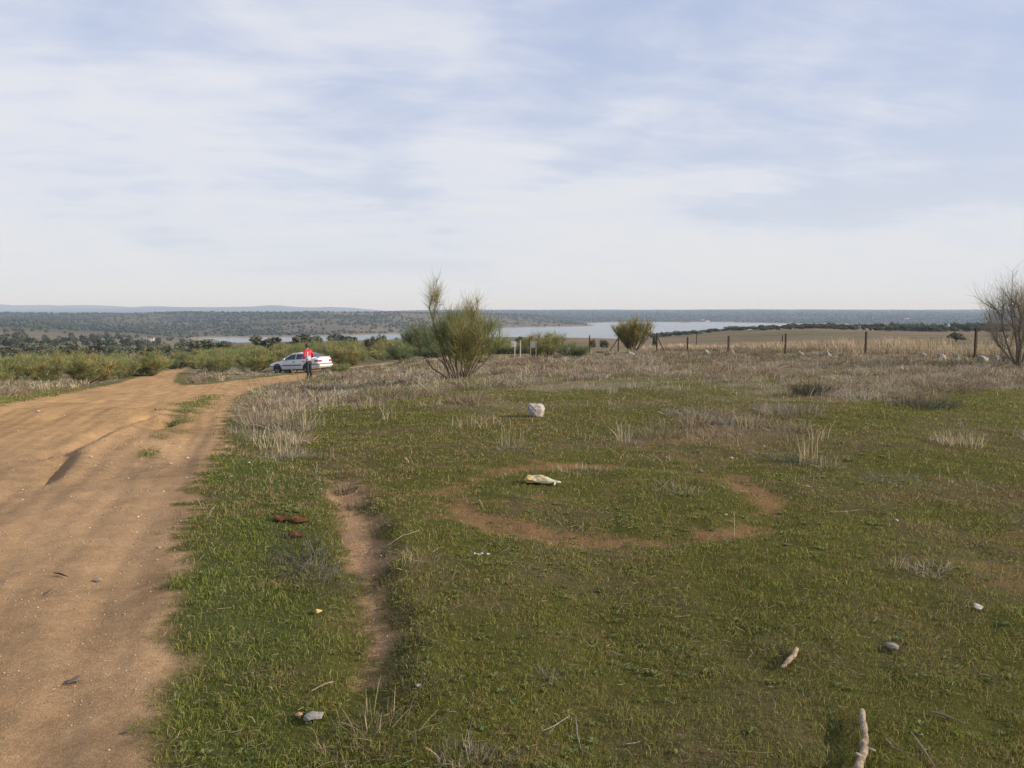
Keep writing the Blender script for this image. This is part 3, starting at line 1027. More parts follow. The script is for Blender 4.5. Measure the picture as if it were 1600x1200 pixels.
# ------------------------------------------------------------------ broom shrubs
def broom_meshes(name, seed, h=1.8, width=2.2, limbs=9, twigs=2600, stem_col=(0.15, 0.12, 0.085), twig_col=(0.275, 0.275, 0.105),
                 custom=None, bare=0.0, tw=0.0042, tlen=0.5, dome=False):
    """A broom: limbs fanning from the ground, each ending in upright whip-thin green twigs. Returns two meshes, wood and twigs."""
    g = np.random.default_rng(seed)
    L = []
    if custom:
        for pts, rad, share, spread in custom:
            L.append((np.array(pts, float), rad, share, spread))
    for i in range(limbs):
        a = g.uniform(0, 2 * math.pi)
        out = width * 0.5 * (0.25 + 0.75 * math.sqrt(g.random()))
        hh = h * (1.0 - 0.45 * (out / (width * 0.5)) ** 2) * g.uniform(0.75, 1.0)
        k = 6
        pts = []
        for j in range(k):
            s = j / (k - 1)
            rr = out * (s ** (0.55 if dome else 0.8)) * 0.86
            wob = 0.06 * h * s
            if dome:
                rr = 0.26 * out + rr * 0.80
            pts.append((math.cos(a) * rr + g.normal() * wob * 0.4, math.sin(a) * rr + g.normal() * wob * 0.4, hh * 0.80 * (s ** 1.15)))
        L.append((np.array(pts), 0.016 * h / 1.8 + 0.006, 1.0, 1.0))
    wood = []
    P, W, C = [], [], []
    tot = sum(l[2] for l in L)
    for pts, rad, share, spread in L:
        k = len(pts)
        w = np.linspace(rad, rad * 0.35, k)[None]
        wood.append(strands(pts[None], w, vary(stem_col, 1, 0.1, 0.03), 5))
        tint = np.array((0.78, 0.95, 0.92)) + (np.array((1.25, 1.08, 0.95)) - np.array((0.78, 0.95, 0.92))) * g.random()
        # side branches
        nb = 12 if dome else 7
        ends = [(pts, 1.0)]
        for b in range(nb):
            s = g.uniform(0.25, 0.95)
            f = s * (k - 1)
            i = min(int(f), k - 2)
            p0 = pts[i] + (pts[i + 1] - pts[i]) * (f - i)
            dirn = pts[i + 1] - pts[i]
            dirn = dirn / np.linalg.norm(dirn)
            dv = dirn * 0.6 + g.normal(size=3) * np.array([0.5, 0.5, 0.25]) + np.array([0, 0, 0.65])
            if dome:
                s = g.uniform(0.12, 0.95)
                f = s * (k - 1)
                i = min(int(f), k - 2)
                p0 = pts[i] + (pts[i + 1] - pts[i]) * (f - i)
                dv = dirn * 0.4 + g.normal(size=3) * np.array([0.75, 0.75, 0.3]) + np.array([0, 0, 0.45])
            dv /= np.linalg.norm(dv)
            ln = h * 0.24 * g.uniform(0.5, 1.1) * spread
            q = np.array([p0, p0 + dv * ln * 0.5 + g.normal(size=3) * 0.02, p0 + dv * ln + np.array([0, 0, 0.08 * ln])])
            ends.append((q, 0.6))
            wood.append(strands(q[None], np.array([[rad * 0.4, rad * 0.3, rad * 0.2]]), vary(stem_col, 1, 0.1, 0.03), 4))
        n = max(int(twigs * share / tot), 8)
        pick = g.integers(0, len(ends), n)
        for e in range(len(ends)):
            m = int((pick == e).sum())
            if not m:
                continue
            q = ends[e][0]
            lo = 0.45 if e == 0 else 0.05
            s = lo + (1 - lo) * np.sqrt(g.random(m)) if e == 0 else g.uniform(lo, 1.0, m)
            f = s * (len(q) - 1)
            i = np.minimum(f.astype(int), len(q) - 2)
            p0 = q[i] + (q[i + 1] - q[i]) * (f - i)[:, None]
            dr = unit(q[i + 1] - q[i])
            dv = dr * 0.55 + g.normal(size=(m, 3)) * (np.array([0.7, 0.7, 0.4]) if dome else np.array([0.68, 0.68, 0.42])) + np.array([0, 0, 0.5])
            dv = unit(dv)
            ln = h * tlen * 0.45 * g.uniform(0.4, 1.1, m) * spread
            pp = np.empty((m, 3, 3))
            pp[:, 0] = p0
            pp[:, 1] = p0 + dv * (ln * 0.55)[:, None] + g.normal(size=(m, 3)) * 0.012 * h
            pp[:, 2] = p0 + dv * ln[:, None] + np.array([0, 0, 1]) * (ln * g.uniform(-0.05, 0.25, m))[:, None] + g.normal(size=(m, 3)) * 0.02 * h
            P.append(pp)
            ww = tw * g.uniform(0.6, 1.2, m)
            W.append(np.stack([ww, ww * 0.8, ww * 0.3], 1))
            cc = np.array(twig_col)[None] * tint * (1 + g.normal(size=(m, 1)) * 0.22) * (1 + g.normal(size=(m, 3)) * 0.08)
            dead = g.random(m) < 0.10 + bare
            cc[dead] = np.array((0.20, 0.165, 0.115)) * (1 + g.normal(size=(int(dead.sum()), 1)) * 0.2)
            C.append(np.clip(cc, 0.01, 0.6))
    wv, wq, wc = join_parts(wood)
    tv, tq, tcol = strands(np.concatenate(P), np.concatenate(W), np.concatenate(C), 2, unit(g.normal(size=(sum(len(c) for c in C), 3))))
    return mesh_np(name + '_stems', wv, None, wq, wc, True), mesh_np(name + '_twigs', tv, None, tq, tcol)


def make_broom(meshes, loc, rz, sc, label, group=None, name='broom_shrub', cat='shrub'):
    o = empty(name, loc, rz, label, cat, group)
    o.scale = sc
    for nm, me, mt in (('stems', meshes[0], M_BARK), ('twigs', meshes[1], M_TWIG)):
        if not me.materials:
            me.materials.append(mt)
        c = bpy.data.objects.new(nm, me)
        COL.objects.link(c)
        c.parent = o
    return o


# the large lone broom: limbs laid out to its own leaning shape (metres, x across, z up)
HERO = [
    ([(-.35, 0, 0), (-.52, .05, .42), (-.66, .1, .95), (-.80, .1, 1.45), (-.95, .05, 1.95), (-.86, .05, 2.3)], .034, 1.15, .95),
    ([(-.88, .05, 1.75), (-.74, .05, 2.02), (-.68, .05, 2.35)], .012, 0.4, .9),
    ([(-.42, -.05, 0), (-.85, -.1, .28), (-1.15, -.1, .68), (-1.32, -.1, 1.15), (-1.42, -.05, 1.5)], .024, 0.10, .7),
    ([(-.30, .1, 0), (-.62, .2, .45), (-1.0, .3, .80), (-1.15, .3, 1.0)], .020, 0.18, .7),
    ([(-.15, 0, 0), (-.22, .1, .5), (-.26, .1, 1.0), (-.18, .05, 1.45)], .030, 1.2, 1.05),
    ([(-.08, -.1, 0), (-.02, -.2, .5), (-.05, -.2, 1.0), (-.12, -.2, 1.5)], .026, 1.0, 1.0),
    ([(.05, 0, 0), (.15, .05, .6), (.28, .05, 1.2), (.32, 0, 1.85)], .028, 0.8, .9),
    ([(.08, .1, 0), (.25, .25, .55), (.42, .35, 1.1), (.50, .35, 1.5)], .026, 0.9, 1.0),
    ([(.15, 0, 0), (.42, 0, .45), (.72, .05, .95), (.98, .1, 1.45)], .024, 0.6, .8),
    ([(.12, -.1, 0), (.38, -.2, .55), (.60, -.3, 1.05), (.78, -.35, 1.4)], .024, 0.8, .9),
    ([(.0, .2, 0), (-.1, .5, .5), (.1, .7, 1.1), (.2, .75, 1.4)], .024, 0.8, 1.0),
    ([(.18, -.05, 0), (.35, -.1, .8), (.42, -.12, 1.3)], .018, 0.4, .8),
    ([(-.2, -.1, 0), (-.45, -.25, .5), (-.55, -.35, .95), (-.5, -.4, 1.3)], .022, 0.7, .9),
    ([(-.2, .1, 0), (-.42, .15, .6), (-.50, .2, 1.1), (-.42, .2, 1.5)], .020, 0.7, 1.0),
    ([(.1, .0, 0), (.5, .1, .35), (.85, .15, .75), (1.05, .2, 1.15)], .020, 0.6, .9),
    ([(.05, -.15, 0), (.25, -.4, .45), (.45, -.6, .9), (.55, -.7, 1.25)], .020, 0.8, 1.0),
    ([(-.1, -.15, 0), (-.2, -.4, .4), (-.15, -.6, .85), (-.1, -.65, 1.25)], .020, 0.8, 1.0),
]
p = ground_at(724, 590)
z = float(H(*p)[0])
big_broom = make_broom(broom_meshes('hero', 11, 2.2, 1.6, 2, 7000, custom=HERO, tw=0.0047, tlen=0.52, twig_col=(0.275, 0.270, 0.115)),
                       (p[0], p[1], z - 0.03), 0, (1.06, 1.06, 1.07),
                       'large leaning broom shrub standing alone on the field, one limb rising bare above its crown')

p = at(1592, 23.5)
make_broom(broom_meshes('thin', 23, 2.9, 2.7, 9, 4200, stem_col=(0.21, 0.17, 0.135), twig_col=(0.46, 0.40, 0.33), bare=0.3, tw=0.0026, tlen=0.42),
           (p[0], p[1], float(H(*p)[0]) - 0.03), 1.0, (1.08, 1.08, 1.32), 'tall bare brown shrub with thin tangled branches beside the last fence post')
p = at(1665, 24.5)
make_broom(broom_meshes('thin_b', 29, 3.0, 2.6, 8, 2000, stem_col=(0.21, 0.17, 0.135), twig_col=(0.46, 0.40, 0.33), bare=0.3, tw=0.0026, tlen=0.42),
           (p[0], p[1], float(H(*p)[0]) - 0.03), 0.3, (1, 1, 1), 'bare brown shrub cut off by the edge of the photo, beside the other bare shrub')

p = at(990, 59.0)
make_broom(broom_meshes('fan', 37, 2.7, 3.1, 26, 6500, stem_col=(0.11, 0.095, 0.075), twig_col=(0.26, 0.225, 0.075), tw=0.0075, tlen=0.40),
           (p[0], p[1], float(H(*p)[0]) - 0.03), 0.4, (1.02, 1.02, 1.2), 'rounded broom with many fanned bare stems standing behind the wire fence')

BROOMS = [broom_meshes('dense_a', 41, 1.8, 2.2, 12, 4200, dome=True, tw=0.0062, tlen=0.42),
          broom_meshes('dense_b', 43, 1.8, 2.4, 14, 4200, dome=True, tw=0.0062, tlen=0.40, twig_col=(0.235, 0.25, 0.105)),
          broom_meshes('olive', 47, 1.8, 2.0, 11, 3800, dome=True, tw=0.0062, tlen=0.42, twig_col=(0.31, 0.275, 0.11), bare=0.05),
          broom_meshes('green', 53, 1.8, 2.1, 14, 4200, dome=True, tw=0.0064, tlen=0.42, twig_col=(0.165, 0.205, 0.095))]
NATW = [2.2, 2.4, 2.05, 2.1]
NATH = 1.72
GB = 'broom shrubs in the thicket past the road'
BR = [  # u, distance, pixel width, top row, variant, label
    (18, 38, 74, 549, 0, 'low olive broom at the photo edge, end of the roadside row'),
    (72, 40, 66, 541, 2, 'olive broom with dark woody base, second in the roadside row'),
    (132, 37, 92, 540, 2, 'widest yellow-olive broom, just behind the green plastic tube'),
    (186, 46, 56, 546, 1, 'grey-green broom directly past the widest roadside one'),
    (226, 50, 68, 540, 0, 'tall olive broom ending the roadside row by the forking track'),
    (60, 62, 80, 548, 1, 'broom half hidden behind the dark-based roadside one'),
    (165, 66, 80, 546, 0, 'broom half hidden behind the widest roadside one'),
    (274, 72, 34, 556, 3, 'small dark round bush beside the far end of the narrow track'),
    (336, 55, 60, 541, 1, 'dark-green rounded broom standing past the track fork'),
    (312, 72, 46, 549, 0, 'pale broom close beside the dark-green rounded one'),
    (388, 62, 76, 536, 0, 'broad olive broom standing ahead of the car bonnet'),
    (372, 84, 70, 535, 1, 'broom rising just behind the broad one ahead of the car'),
    (432, 78, 64, 537, 1, 'broom rising over the car bonnet and windscreen'),
    (474, 84, 60, 536, 0, 'broom directly behind the person and the car roof'),
    (536, 64, 62, 529, 2, 'yellow-olive broom just behind the car boot'),
    (534, 46, 34, 560, 1, 'low twiggy broom in the scrub by the car boot'),
    (572, 80, 56, 538, 0, 'broom past the car, before the small round far oaks'),
    (606, 76, 60, 540, 1, 'broom above the curving far track, near the lone field shrub'),
    (634, 68, 52, 528, 3, 'dark green bush showing through the lone shrub\'s low limbs'),
    (648, 92, 62, 487, 3, 'thin tall tree-like broom behind the lone shrub\'s bare limb'),
    (676, 74, 56, 534, 3, 'green broom showing behind the base of the lone shrub'),
    (770, 82, 66, 532, 1, 'low olive broom between the lone shrub and the white posts'),
    (818, 84, 60, 522, 0, 'thin olive broom standing behind the white sign posts'),
    (850, 52, 64, 511, 2, 'olive-brown broom with dark stems beside the sign posts'),
    (896, 50, 52, 530, 3, 'low rounded green bush between the olive-brown broom and fence'),
    (872, 80, 60, 512, 0, 'pale broom peeking above the low rounded green bush'),
]
for i, (u, d, pw, vt, var, lab) in enumerate(BR):
    p = at(u, d)
    z = float(H(*p)[0])
    hh = vz(vt, d) - z
    sw = pw / FPX * d / NATW[var] * (1.15 if u < 300 else 1.05)
    sh = hh / NATH
    make_broom(BROOMS[var], (p[0], p[1], z - 0.03), rng.uniform(0, 6.28), (sw, sw, sh), lab, GB if d < 79 else None)
g2 = np.random.default_rng(77)
for i in range(16):
    d = g2.uniform(50, 82)
    u = -20 + 280 * (i + g2.uniform(-.3, .3)) / 16
    p = at(u, d)
    z = float(H(*p)[0])
    hh = vz(548 + g2.uniform(-7, 12), d) - z
    sw = g2.uniform(0.9, 1.4)
    make_broom(BROOMS[int(g2.integers(0, 3))], (p[0], p[1], z - 0.03), g2.uniform(0, 6.28), (sw, sw, hh / NATH),
               'broom in the second row behind the roadside brooms, showing between them', 'second row of roadside brooms')
# back rows of the thicket, seen only as merged tops
for i in range(85):
    d = g2.uniform(78, 150)
    u = g2.uniform(255, 835)
    if u < 330:
        d = g2.uniform(95, 150)
    p = at(u, d)
    z = float(H(*p)[0])
    vt = np.interp(u, [255, 330, 420, 480, 560, 640, 700, 830], [547, 540, 534.5, 530, 524.5, 526.5, 530, 527]) + g2.uniform(-2.5, 5)
    hh = min(max(vz(vt, d) - z, 0.8), 3.9)
    sw = g2.uniform(1.1, 1.8)
    make_broom(BROOMS[int(g2.integers(0, 4))], (p[0], p[1], z - 0.03), g2.uniform(0, 6.28), (sw, sw, hh / NATH),
               'broom in the merged back rows of the thicket, showing only its olive top', 'back rows of the broom thicket')


# ------------------------------------------------------------------ holm oaks
def oak_meshes(name, seed, n=1500, leaf=0.16, wide=1.0):
    """Unit-height evergreen oak, 1 m tall and about 1.1 m wide: trunk with limbs, crown of leaf clumps."""
    g = np.random.default_rng(seed)
    lobes = []
    for i in range(13):
        a = g.uniform(0, 2 * math.pi)
        r = 0.36 * math.sqrt(g.random()) * wide
        lobes.append((math.cos(a) * r, math.sin(a) * r, g.uniform(0.42, 0.80) - 0.25 * r, g.uniform(0.13, 0.23)))
    lobes = np.array(lobes)
    k = g.integers(0, len(lobes), n)
    dv = unit(g.normal(size=(n, 3)))
    rad = lobes[k, 3] * (0.55 + 0.5 * g.random(n) ** 0.5)
    ctr = lobes[k, :3] + dv * rad[:, None] * np.array([1.1, 1.1, 0.8])
    nrm = unit(dv + g.normal(size=(n, 3)) * 0.7)
    t1 = unit(np.cross(nrm, g.normal(size=(n, 3))))
    t2 = np.cross(nrm, t1)
    s = leaf * 0.30 * g.uniform(0.5, 1.3, n)
    V = np.stack([ctr - t1 * s[:, None], ctr + t2 * (s * 0.8)[:, None], ctr + t1 * s[:, None], ctr - t2 * (s * 0.8)[:, None]], 1)
    Q = np.arange(n * 4).reshape(n, 4)
    lc = (1 + g.normal(size=len(lobes)) * 0.18)[k]
    C = np.array((0.108, 0.112, 0.066))[None] * lc[:, None] * (1 + g.normal(size=(n, 1)) * 0.25) * (1 + g.normal(size=(n, 3)) * 0.06)
    crown = mesh_np(name + '_crown', V.reshape(-1, 3), None, Q, np.repeat(np.clip(C, 0.006, 0.3), 4, 0))
    wood = [strands(np.array([[(0, 0, -0.05), (0.01, 0, 0.15), (0.0, 0.01, 0.32), (0.02, 0, 0.5)]]), np.array([[0.045, 0.035, 0.028, 0.015]]), np.array([[0.09, 0.075, 0.06]]), 6)]
    for lo in lobes[:7]:
        q = np.array([[(0, 0, 0.25), (lo[0] * 0.5, lo[1] * 0.5, lo[2] * 0.65), tuple(lo[:3])]])
        wood.append(strands(q, np.array([[0.02, 0.014, 0.006]]), np.array([[0.09, 0.075, 0.06]]), 4))
    v, q, c = join_parts(wood)
    return crown, mesh_np(name + '_trunk', v, None, q, c, True)


OAKS = [oak_meshes('oak_a', 61), oak_meshes('oak_b', 67, 1500, 0.16, 1.25), oak_meshes('oak_c', 71, 1300, 0.17, 0.9), oak_meshes('oak_d', 73, 1600, 0.15, 1.15)]


def make_oak(i, u, d, vtop, pw, label, group=None, sink=0.0):
    p = at(u, d)
    z = float(H(*p)[0])
    h = max(vz(vtop, d) - z, 1.5) / (1 - sink)
    z -= h * sink
    w = pw / FPX * d / 0.95
    o = empty('holm_oak', (p[0], p[1], z - 0.05), rng.uniform(0, 6.28), label, 'tree', group)
    o.scale = (w, w, h)
    for nm, me, mt in (('crown', OAKS[i][0], M_LEAF), ('trunk', OAKS[i][1], M_BARK)):
        if not me.materials:
            me.materials.append(mt)
        c = bpy.data.objects.new(nm, me)
        COL.objects.link(c)
        c.parent = o


OK = [
    (418, 150, 519, 44, 1, 'broad dark oak over the car bonnet, against the water'),
    (471, 150, 518.5, 44, 3, 'broad dark oak over the person\'s head, against the water'),
    (497, 170, 521, 14, 0, 'small dark oak just past the broad one over the person'),
    (314, 150, 526, 46, 0, 'dark oak by the shore water above the broom past the fork'),
    (348, 165, 529, 30, 2, 'middling dark oak between the shore oak and the broad ones'),
    (283, 140, 537, 30, 3, 'low dark oak above the narrow forking track'),
    (138, 170, 526, 58, 1, 'biggest dark oak behind the roadside brooms, above the widest'),
    (112, 190, 533, 30, 2, 'dark oak adjoining the biggest one behind the roadside brooms'),
    (52, 230, 530, 44, 0, 'grey-dark oak in the hollow behind the dark-based broom'),
    (22, 260, 538, 40, 3, 'dark oak low in the hollow near the photo edge'),
    (178, 230, 535, 40, 1, 'dark oak past the biggest one, behind the grey-green broom'),
    (228, 240, 533, 30, 2, 'dark oak below the long white farmhouse'),
    (262, 190, 535, 26, 0, 'small dark oak at the end of the roadside row'),
    (31, 520, 519, 14, 1, 'lone oak on the brown plain, near the photo edge'),
    (112, 560, 520, 11, 2, 'lone oak on the brown plain above the biggest near oak'),
    (152, 560, 518, 12, 0, 'lone oak on the brown plain, before the small white house'),
    (204, 520, 521, 11, 3, 'lone oak on the brown plain beside the long white farmhouse'),
    (547, 140, 519, 26, 2, 'dark oak top above the yellow-olive broom behind the boot'),
    (577, 125, 519, 19, 1, 'little oak against the water, next to the dark oak top'),
    (597, 125, 517, 18, 0, 'little round oak against the water, near the lone shrub'),
    (674, 125, 519, 18, 3, 'little oak seen through the twigs of the lone shrub'),
    (812, 130, 521, 18, 2, 'little dark tree behind the thin broom by the posts'),
    (925, 115, 526, 12, 1, 'tiny oak by the water behind the low green bush'),
    (944, 120, 528, 13, 0, 'tiny oak by the water just before the fanned broom'),
    (1023, 120, 518, 8, 2, 'slender dark sapling behind the braced fence post'),
    (1494, 150, 517, 24, 3, 'low dark oak in the field near the last fence post'),
    (1468, 330, 513, 18, 1, 'dark oak in the field ahead of the ridge line'),
]
for (u, d, vt, pw, i, lab) in OK:
    make_oak(i, u, d, vt, pw, lab, None, 0.22 if d < 141 else 0.0)
g3 = np.random.default_rng(83)
RIDGE_V = [(1010, 519), (1040, 517), (1080, 515), (1120, 512), (1150, 509), (1190, 507), (1230, 505.5), (1280, 503.5), (1330, 505), (1400, 503.5), (1450, 504.5), (1515, 502.5), (1620, 502)]
ru = [a for a, b in RIDGE_V]
rv_ = [b for a, b in RIDGE_V]
for row in (0, 1):
    u = 1010.0
    while u < 1625:
        u += g3.uniform(4, 15)
        if row == 1 and u < 1180:
            continue
        vt = np.interp(u, ru, rv_) - (1.0 if u > 1230 else 0) + (g3.uniform(-1.5, 2.0) if row == 0 else g3.uniform(2.0, 7.0))
        d = g3.uniform(370, 420) if row == 0 else g3.uniform(325, 360)
        make_oak(int(g3.integers(0, 4)), u, d, vt, g3.uniform(10, 24) * (1 if row == 0 else .7),
                 'dark oak in the long line of oaks along the ridge behind the fence', 'oaks in the ridge line', 0.18)
for i in range(11):
    d = g3.uniform(150, 430)
    u = g3.uniform(-20, 330 if d > 220 else 260)
    make_oak(int(g3.integers(0, 4)), u, d, np.interp(d, [150, 250, 430], [537, 536, 533]) + g3.uniform(-3, 4), 4.5 / d * FPX * g3.uniform(.8, 1.4),
             'dark oak among the scattered oaks in the hollow behind the roadside brooms', 'oaks scattered in the hollow')
# far trees: masses nobody could count
def build_far_trees():
    n = 60000
    u = rng.uniform(-60, 1660, n)
    d = np.exp(rng.uniform(math.log(430), math.log(5400), n))
    t = (u - 800) / FPX
    x, y = t * d, d
    z = H(x, y)
    pat = fbm(x, y, 190, 251, 4)
    pat2 = fbm(x, y, 40, 261, 3)
    left = u < 700
    dens = np.where(d > 1250, 0.14 + 0.80 * sstep(0.42, 0.58, pat * 0.6 + pat2 * 0.4), 0.008 + 0.05 * sstep(0.50, 0.66, pat * 0.7 + pat2 * 0.3))
    dens = np.where((~left) & (d < 1200), dens * 0.5, dens)
    dens = np.where((u > 900) & (d < 650), 0, dens)
    dens = np.where(d > 2900, 0.6 + 0.4 * sstep(0.42, 0.58, pat), dens)
    k = (z > WATER_Z + 0.9) & (rng.random(n) < dens)
    x, y, z, d = x[k], y[k], z[k], d[k]
    col = lambda m: vary((0.050, 0.056, 0.030), m, 0.25, 0.08)
    # nearer ones: a spray of leaf faces each; farther ones: small uneven lumps
    a = d < 1250
    m = int(a.sum())
    L = 70
    r = rng.uniform(1.6, 3.2, m)
    dv = unit(rng.normal(size=(m, L, 3)))
    ctr = np.stack([x[a], y[a], z[a] + r * 0.9], 1)[:, None] + dv * (r[:, None] * rng.uniform(0.55, 1.1, (m, L)))[..., None] * np.array([1.15, 1.15, 0.75])
    nr = unit(dv + rng.normal(size=(m, L, 3)) * 0.6)
    t1 = unit(np.cross(nr, rng.normal(size=(m, L, 3))))
    t2 = np.cross(nr, t1)
    sz = (r[:, None] * 0.26 * rng.uniform(0.6, 1.3, (m, L)))[..., None]
    Va = np.stack([ctr - t1 * sz, ctr + t2 * sz, ctr + t1 * sz, ctr - t2 * sz], 2).reshape(-1, 3)
    Qa = np.arange(m * L * 4).reshape(-1, 4)
    Ca = np.repeat(col(m), L * 4, 0)
    x, y, z, d = x[~a], y[~a], z[~a], d[~a]
    n = len(x)
    w = rng.uniform(1.8, 4.0, n) * (1 + 0.5 * sstep(2500, 5000, d))
    h = w * rng.uniform(0.55, 0.95, n)
    V0, F0 = ICO1
    V = V0[None] * (1 + rng.normal(size=(n, len(V0), 1)) * 0.22) * np.stack([w, w, h], 1)[:, None]
    V = (V + np.stack([x, y, z + h * 0.7], 1)[:, None]).reshape(-1, 3)
    F = (F0[None] + (np.arange(n) * len(V0))[:, None, None]).reshape(-1, 3) + len(Va)
    C = np.repeat(col(n), len(V0), 0)
    tag(link('distant_woods', mesh_np('distant_woods', np.concatenate([Va, V]), F, Qa, np.concatenate([Ca, C])), M_FARTREE), kind='stuff')


build_far_trees()


# ------------------------------------------------------------------ bmesh helpers for built things
def bm_mesh(name, bm, mat=None, parent=None, smooth=False, loc=None):
    bmesh.ops.recalc_face_normals(bm, faces=bm.faces[:])
    me = bpy.data.meshes.new(name)
    bm.to_mesh(me)
    bm.free()
    if smooth:
        me.polygons.foreach_set('use_smooth', np.ones(len(me.polygons), bool))
    return link(name, me, mat, parent, loc)


def add_box(bm, lo, hi, bevel=0.0):
    x0, y0, z0 = lo
    x1, y1, z1 = hi
    vs = [bm.verts.new(c) for c in ((x0, y0, z0), (x1, y0, z0), (x1, y1, z0), (x0, y1, z0), (x0, y0, z1), (x1, y0, z1), (x1, y1, z1), (x0, y1, z1))]
    fs = [bm.faces.new([vs[i] for i in f]) for f in ((3, 2, 1, 0), (4, 5, 6, 7), (0, 1, 5, 4), (1, 2, 6, 5), (2, 3, 7, 6), (3, 0, 4, 7))]
    if bevel > 0:
        es = list({e for f in fs for e in f.edges})
        bmesh.ops.bevel(bm, geom=es, offset=bevel, segments=2, affect='EDGES', profile=0.6)


def add_tube(bm, pts, radii, sides=8, cap=True):
    pts = [Vector(p) for p in pts]
    rings = []
    ref = Vector((0.13, 0.27, 0.95))
    for i, p in enumerate(pts):
        t = (pts[min(i + 1, len(pts) - 1)] - pts[max(i - 1, 0)]).normalized()
        a = t.cross(ref)
        if a.length < 1e-3:
            a = t.cross(Vector((1, 0, 0)))
        a.normalize()
        b = t.cross(a)
        r = radii[i] if hasattr(radii, '__len__') else radii
        rings.append([bm.verts.new(p + a * math.cos(2 * math.pi * k / sides) * r + b * math.sin(2 * math.pi * k / sides) * r) for k in range(sides)])
    for i in range(len(rings) - 1):
        for k in range(sides):
            bm.faces.new((rings[i][k], rings[i][(k + 1) % sides], rings[i + 1][(k + 1) % sides], rings[i + 1][k]))
    if cap:
        bm.faces.new(rings[0][::-1])
        bm.faces.new(rings[-1])


def gz(x, y):
    return float(H(x, y)[0])


# ------------------------------------------------------------------ wire fence
M_RUST = flat_mat('rusty_steel', (0.085, 0.045, 0.030), 0.85, 0.2, (0.045, 0.028, 0.022), 14)
M_WIRE = flat_mat('galvanised_wire', (0.20, 0.19, 0.18), 0.6, 0.6)


def angle_post(bm, x, y, z0, h, w=0.055, t=0.008, rz=0.0):
    """L-section steel post."""
    prof = [(0, 0), (w, 0), (w, t), (t, t), (t, w), (0, w)]
    c, s = math.cos(rz), math.sin(rz)
    ring = [[bm.verts.new((x + (px_ - w / 2) * c - (py_ - w / 2) * s, y + (px_ - w / 2) * s + (py_ - w / 2) * c, z)) for px_, py_ in prof] for z in (z0, z0 + h)]
    for k in range(6):
        bm.faces.new((ring[0][k], ring[0][(k + 1) % 6], ring[1][(k + 1) % 6], ring[1][k]))
    bm.faces.new(ring[0][::-1])
    bm.faces.new(ring[1])


def build_fence():
    posts = []
    a, q, pp_ = 0.5807, 0.184, -0.0557
    specs = [(1700, 25.5, 511), (1523, 30.0, 512), (1352, 35.5, 518), (1227, 41.0, 521), (1138, 46.5, 525), (1074, 52.0, 526.5), (1026, 57.5, 520), (966, 63.0, 523), (921, 66.0, 524)]
    o = empty('wire_fence', (*FENCE_A, gz(*FENCE_A)), 0, 'wire fence on thin rusty steel posts running past the dry scrub into the distance', 'fence')
    base = Vector(o.location)
    tops = []
    for u, d, vt in specs:
        x, y = at(u, d)
        z = gz(x, y)
        h = vz(vt, d) - z
        bm = bmesh.new()
        angle_post(bm, x - base.x, y - base.y, z - 0.2 - base.z, h + 0.2, 0.07 if d < 45 else 0.085, 0.02, rng.uniform(0, 0.5))
        bm_mesh('post', bm, M_RUST, o)
        tops.append((x, y, z, h))
    # diagonal braces at the corner posts
    def brace(i, dx):
        x, y, z, h = tops[i]
        x2 = x + dx
        y2 = y
        bm = bmesh.new()
        add_tube(bm, [(x - base.x, y - base.y, z + h * 0.82 - base.z), (x2 - base.x, y2 - base.y, gz(x2, y2) - 0.05 - base.z)], 0.035, 6)
        bm_mesh('brace', bm, M_RUST, o)
    brace(6, 0.55)
    brace(7, -0.75)
    # wires, sagging a little between posts
    for f in (0.30, 0.52, 0.74, 0.95):
        pts = []
        for i in range(len(tops) - 1):
            p0, p1 = tops[i], tops[i + 1]
            for k in range(6):
                s = k / 6
                zz = (p0[2] + p0[3] * f) * (1 - s) + (p1[2] + p1[3] * f) * s - 0.03 * math.sin(math.pi * s)
                pts.append((p0[0] + (p1[0] - p0[0]) * s - base.x, p0[1] + (p1[1] - p0[1]) * s - base.y, zz - base.z))
        bm = bmesh.new()
        add_tube(bm, pts, 0.0028, 4)
        bm_mesh('wire', bm, M_WIRE, o)
    o2 = empty('wire_fence', (*at(1222, 62), gz(*at(1222, 62))), 0, 'thin far pair of fence posts standing in the grass behind the main wire fence', 'fence')
    b2 = Vector(o2.location)
    ends = []
    for u, d, vt in ((1222, 62, 523), (1088, 78, 520)):
        x, y = at(u, d)
        z = gz(x, y)
        h = vz(vt, d) - z
        bm = bmesh.new()
        angle_post(bm, x - b2.x, y - b2.y, z - 0.2 - b2.z, h + 0.2, 0.06, 0.02)
        bm_mesh('post', bm, M_RUST, o2)
        ends.append((x - b2.x, y - b2.y, z - b2.z, h))
    for f in (0.6, 0.95):
        bm = bmesh.new()
        add_tube(bm, [(e[0], e[1], e[2] + e[3] * f) for e in ends], 0.003, 4)
        bm_mesh('wire', bm, M_WIRE, o2)


build_fence()

# ------------------------------------------------------------------ white sign posts
M_WPOST = flat_mat('white_painted_post', (0.74, 0.72, 0.66), 0.6, 0, (0.62, 0.58, 0.50), 6)
M_WPLATE = flat_mat('weathered_white_plate', (0.66, 0.65, 0.60), 0.55, 0, (0.46, 0.45, 0.40), 7)
M_GPLATE = flat_mat('grey_plate_back', (0.40, 0.42, 0.38), 0.5, 0.3, (0.30, 0.32, 0.28), 5)


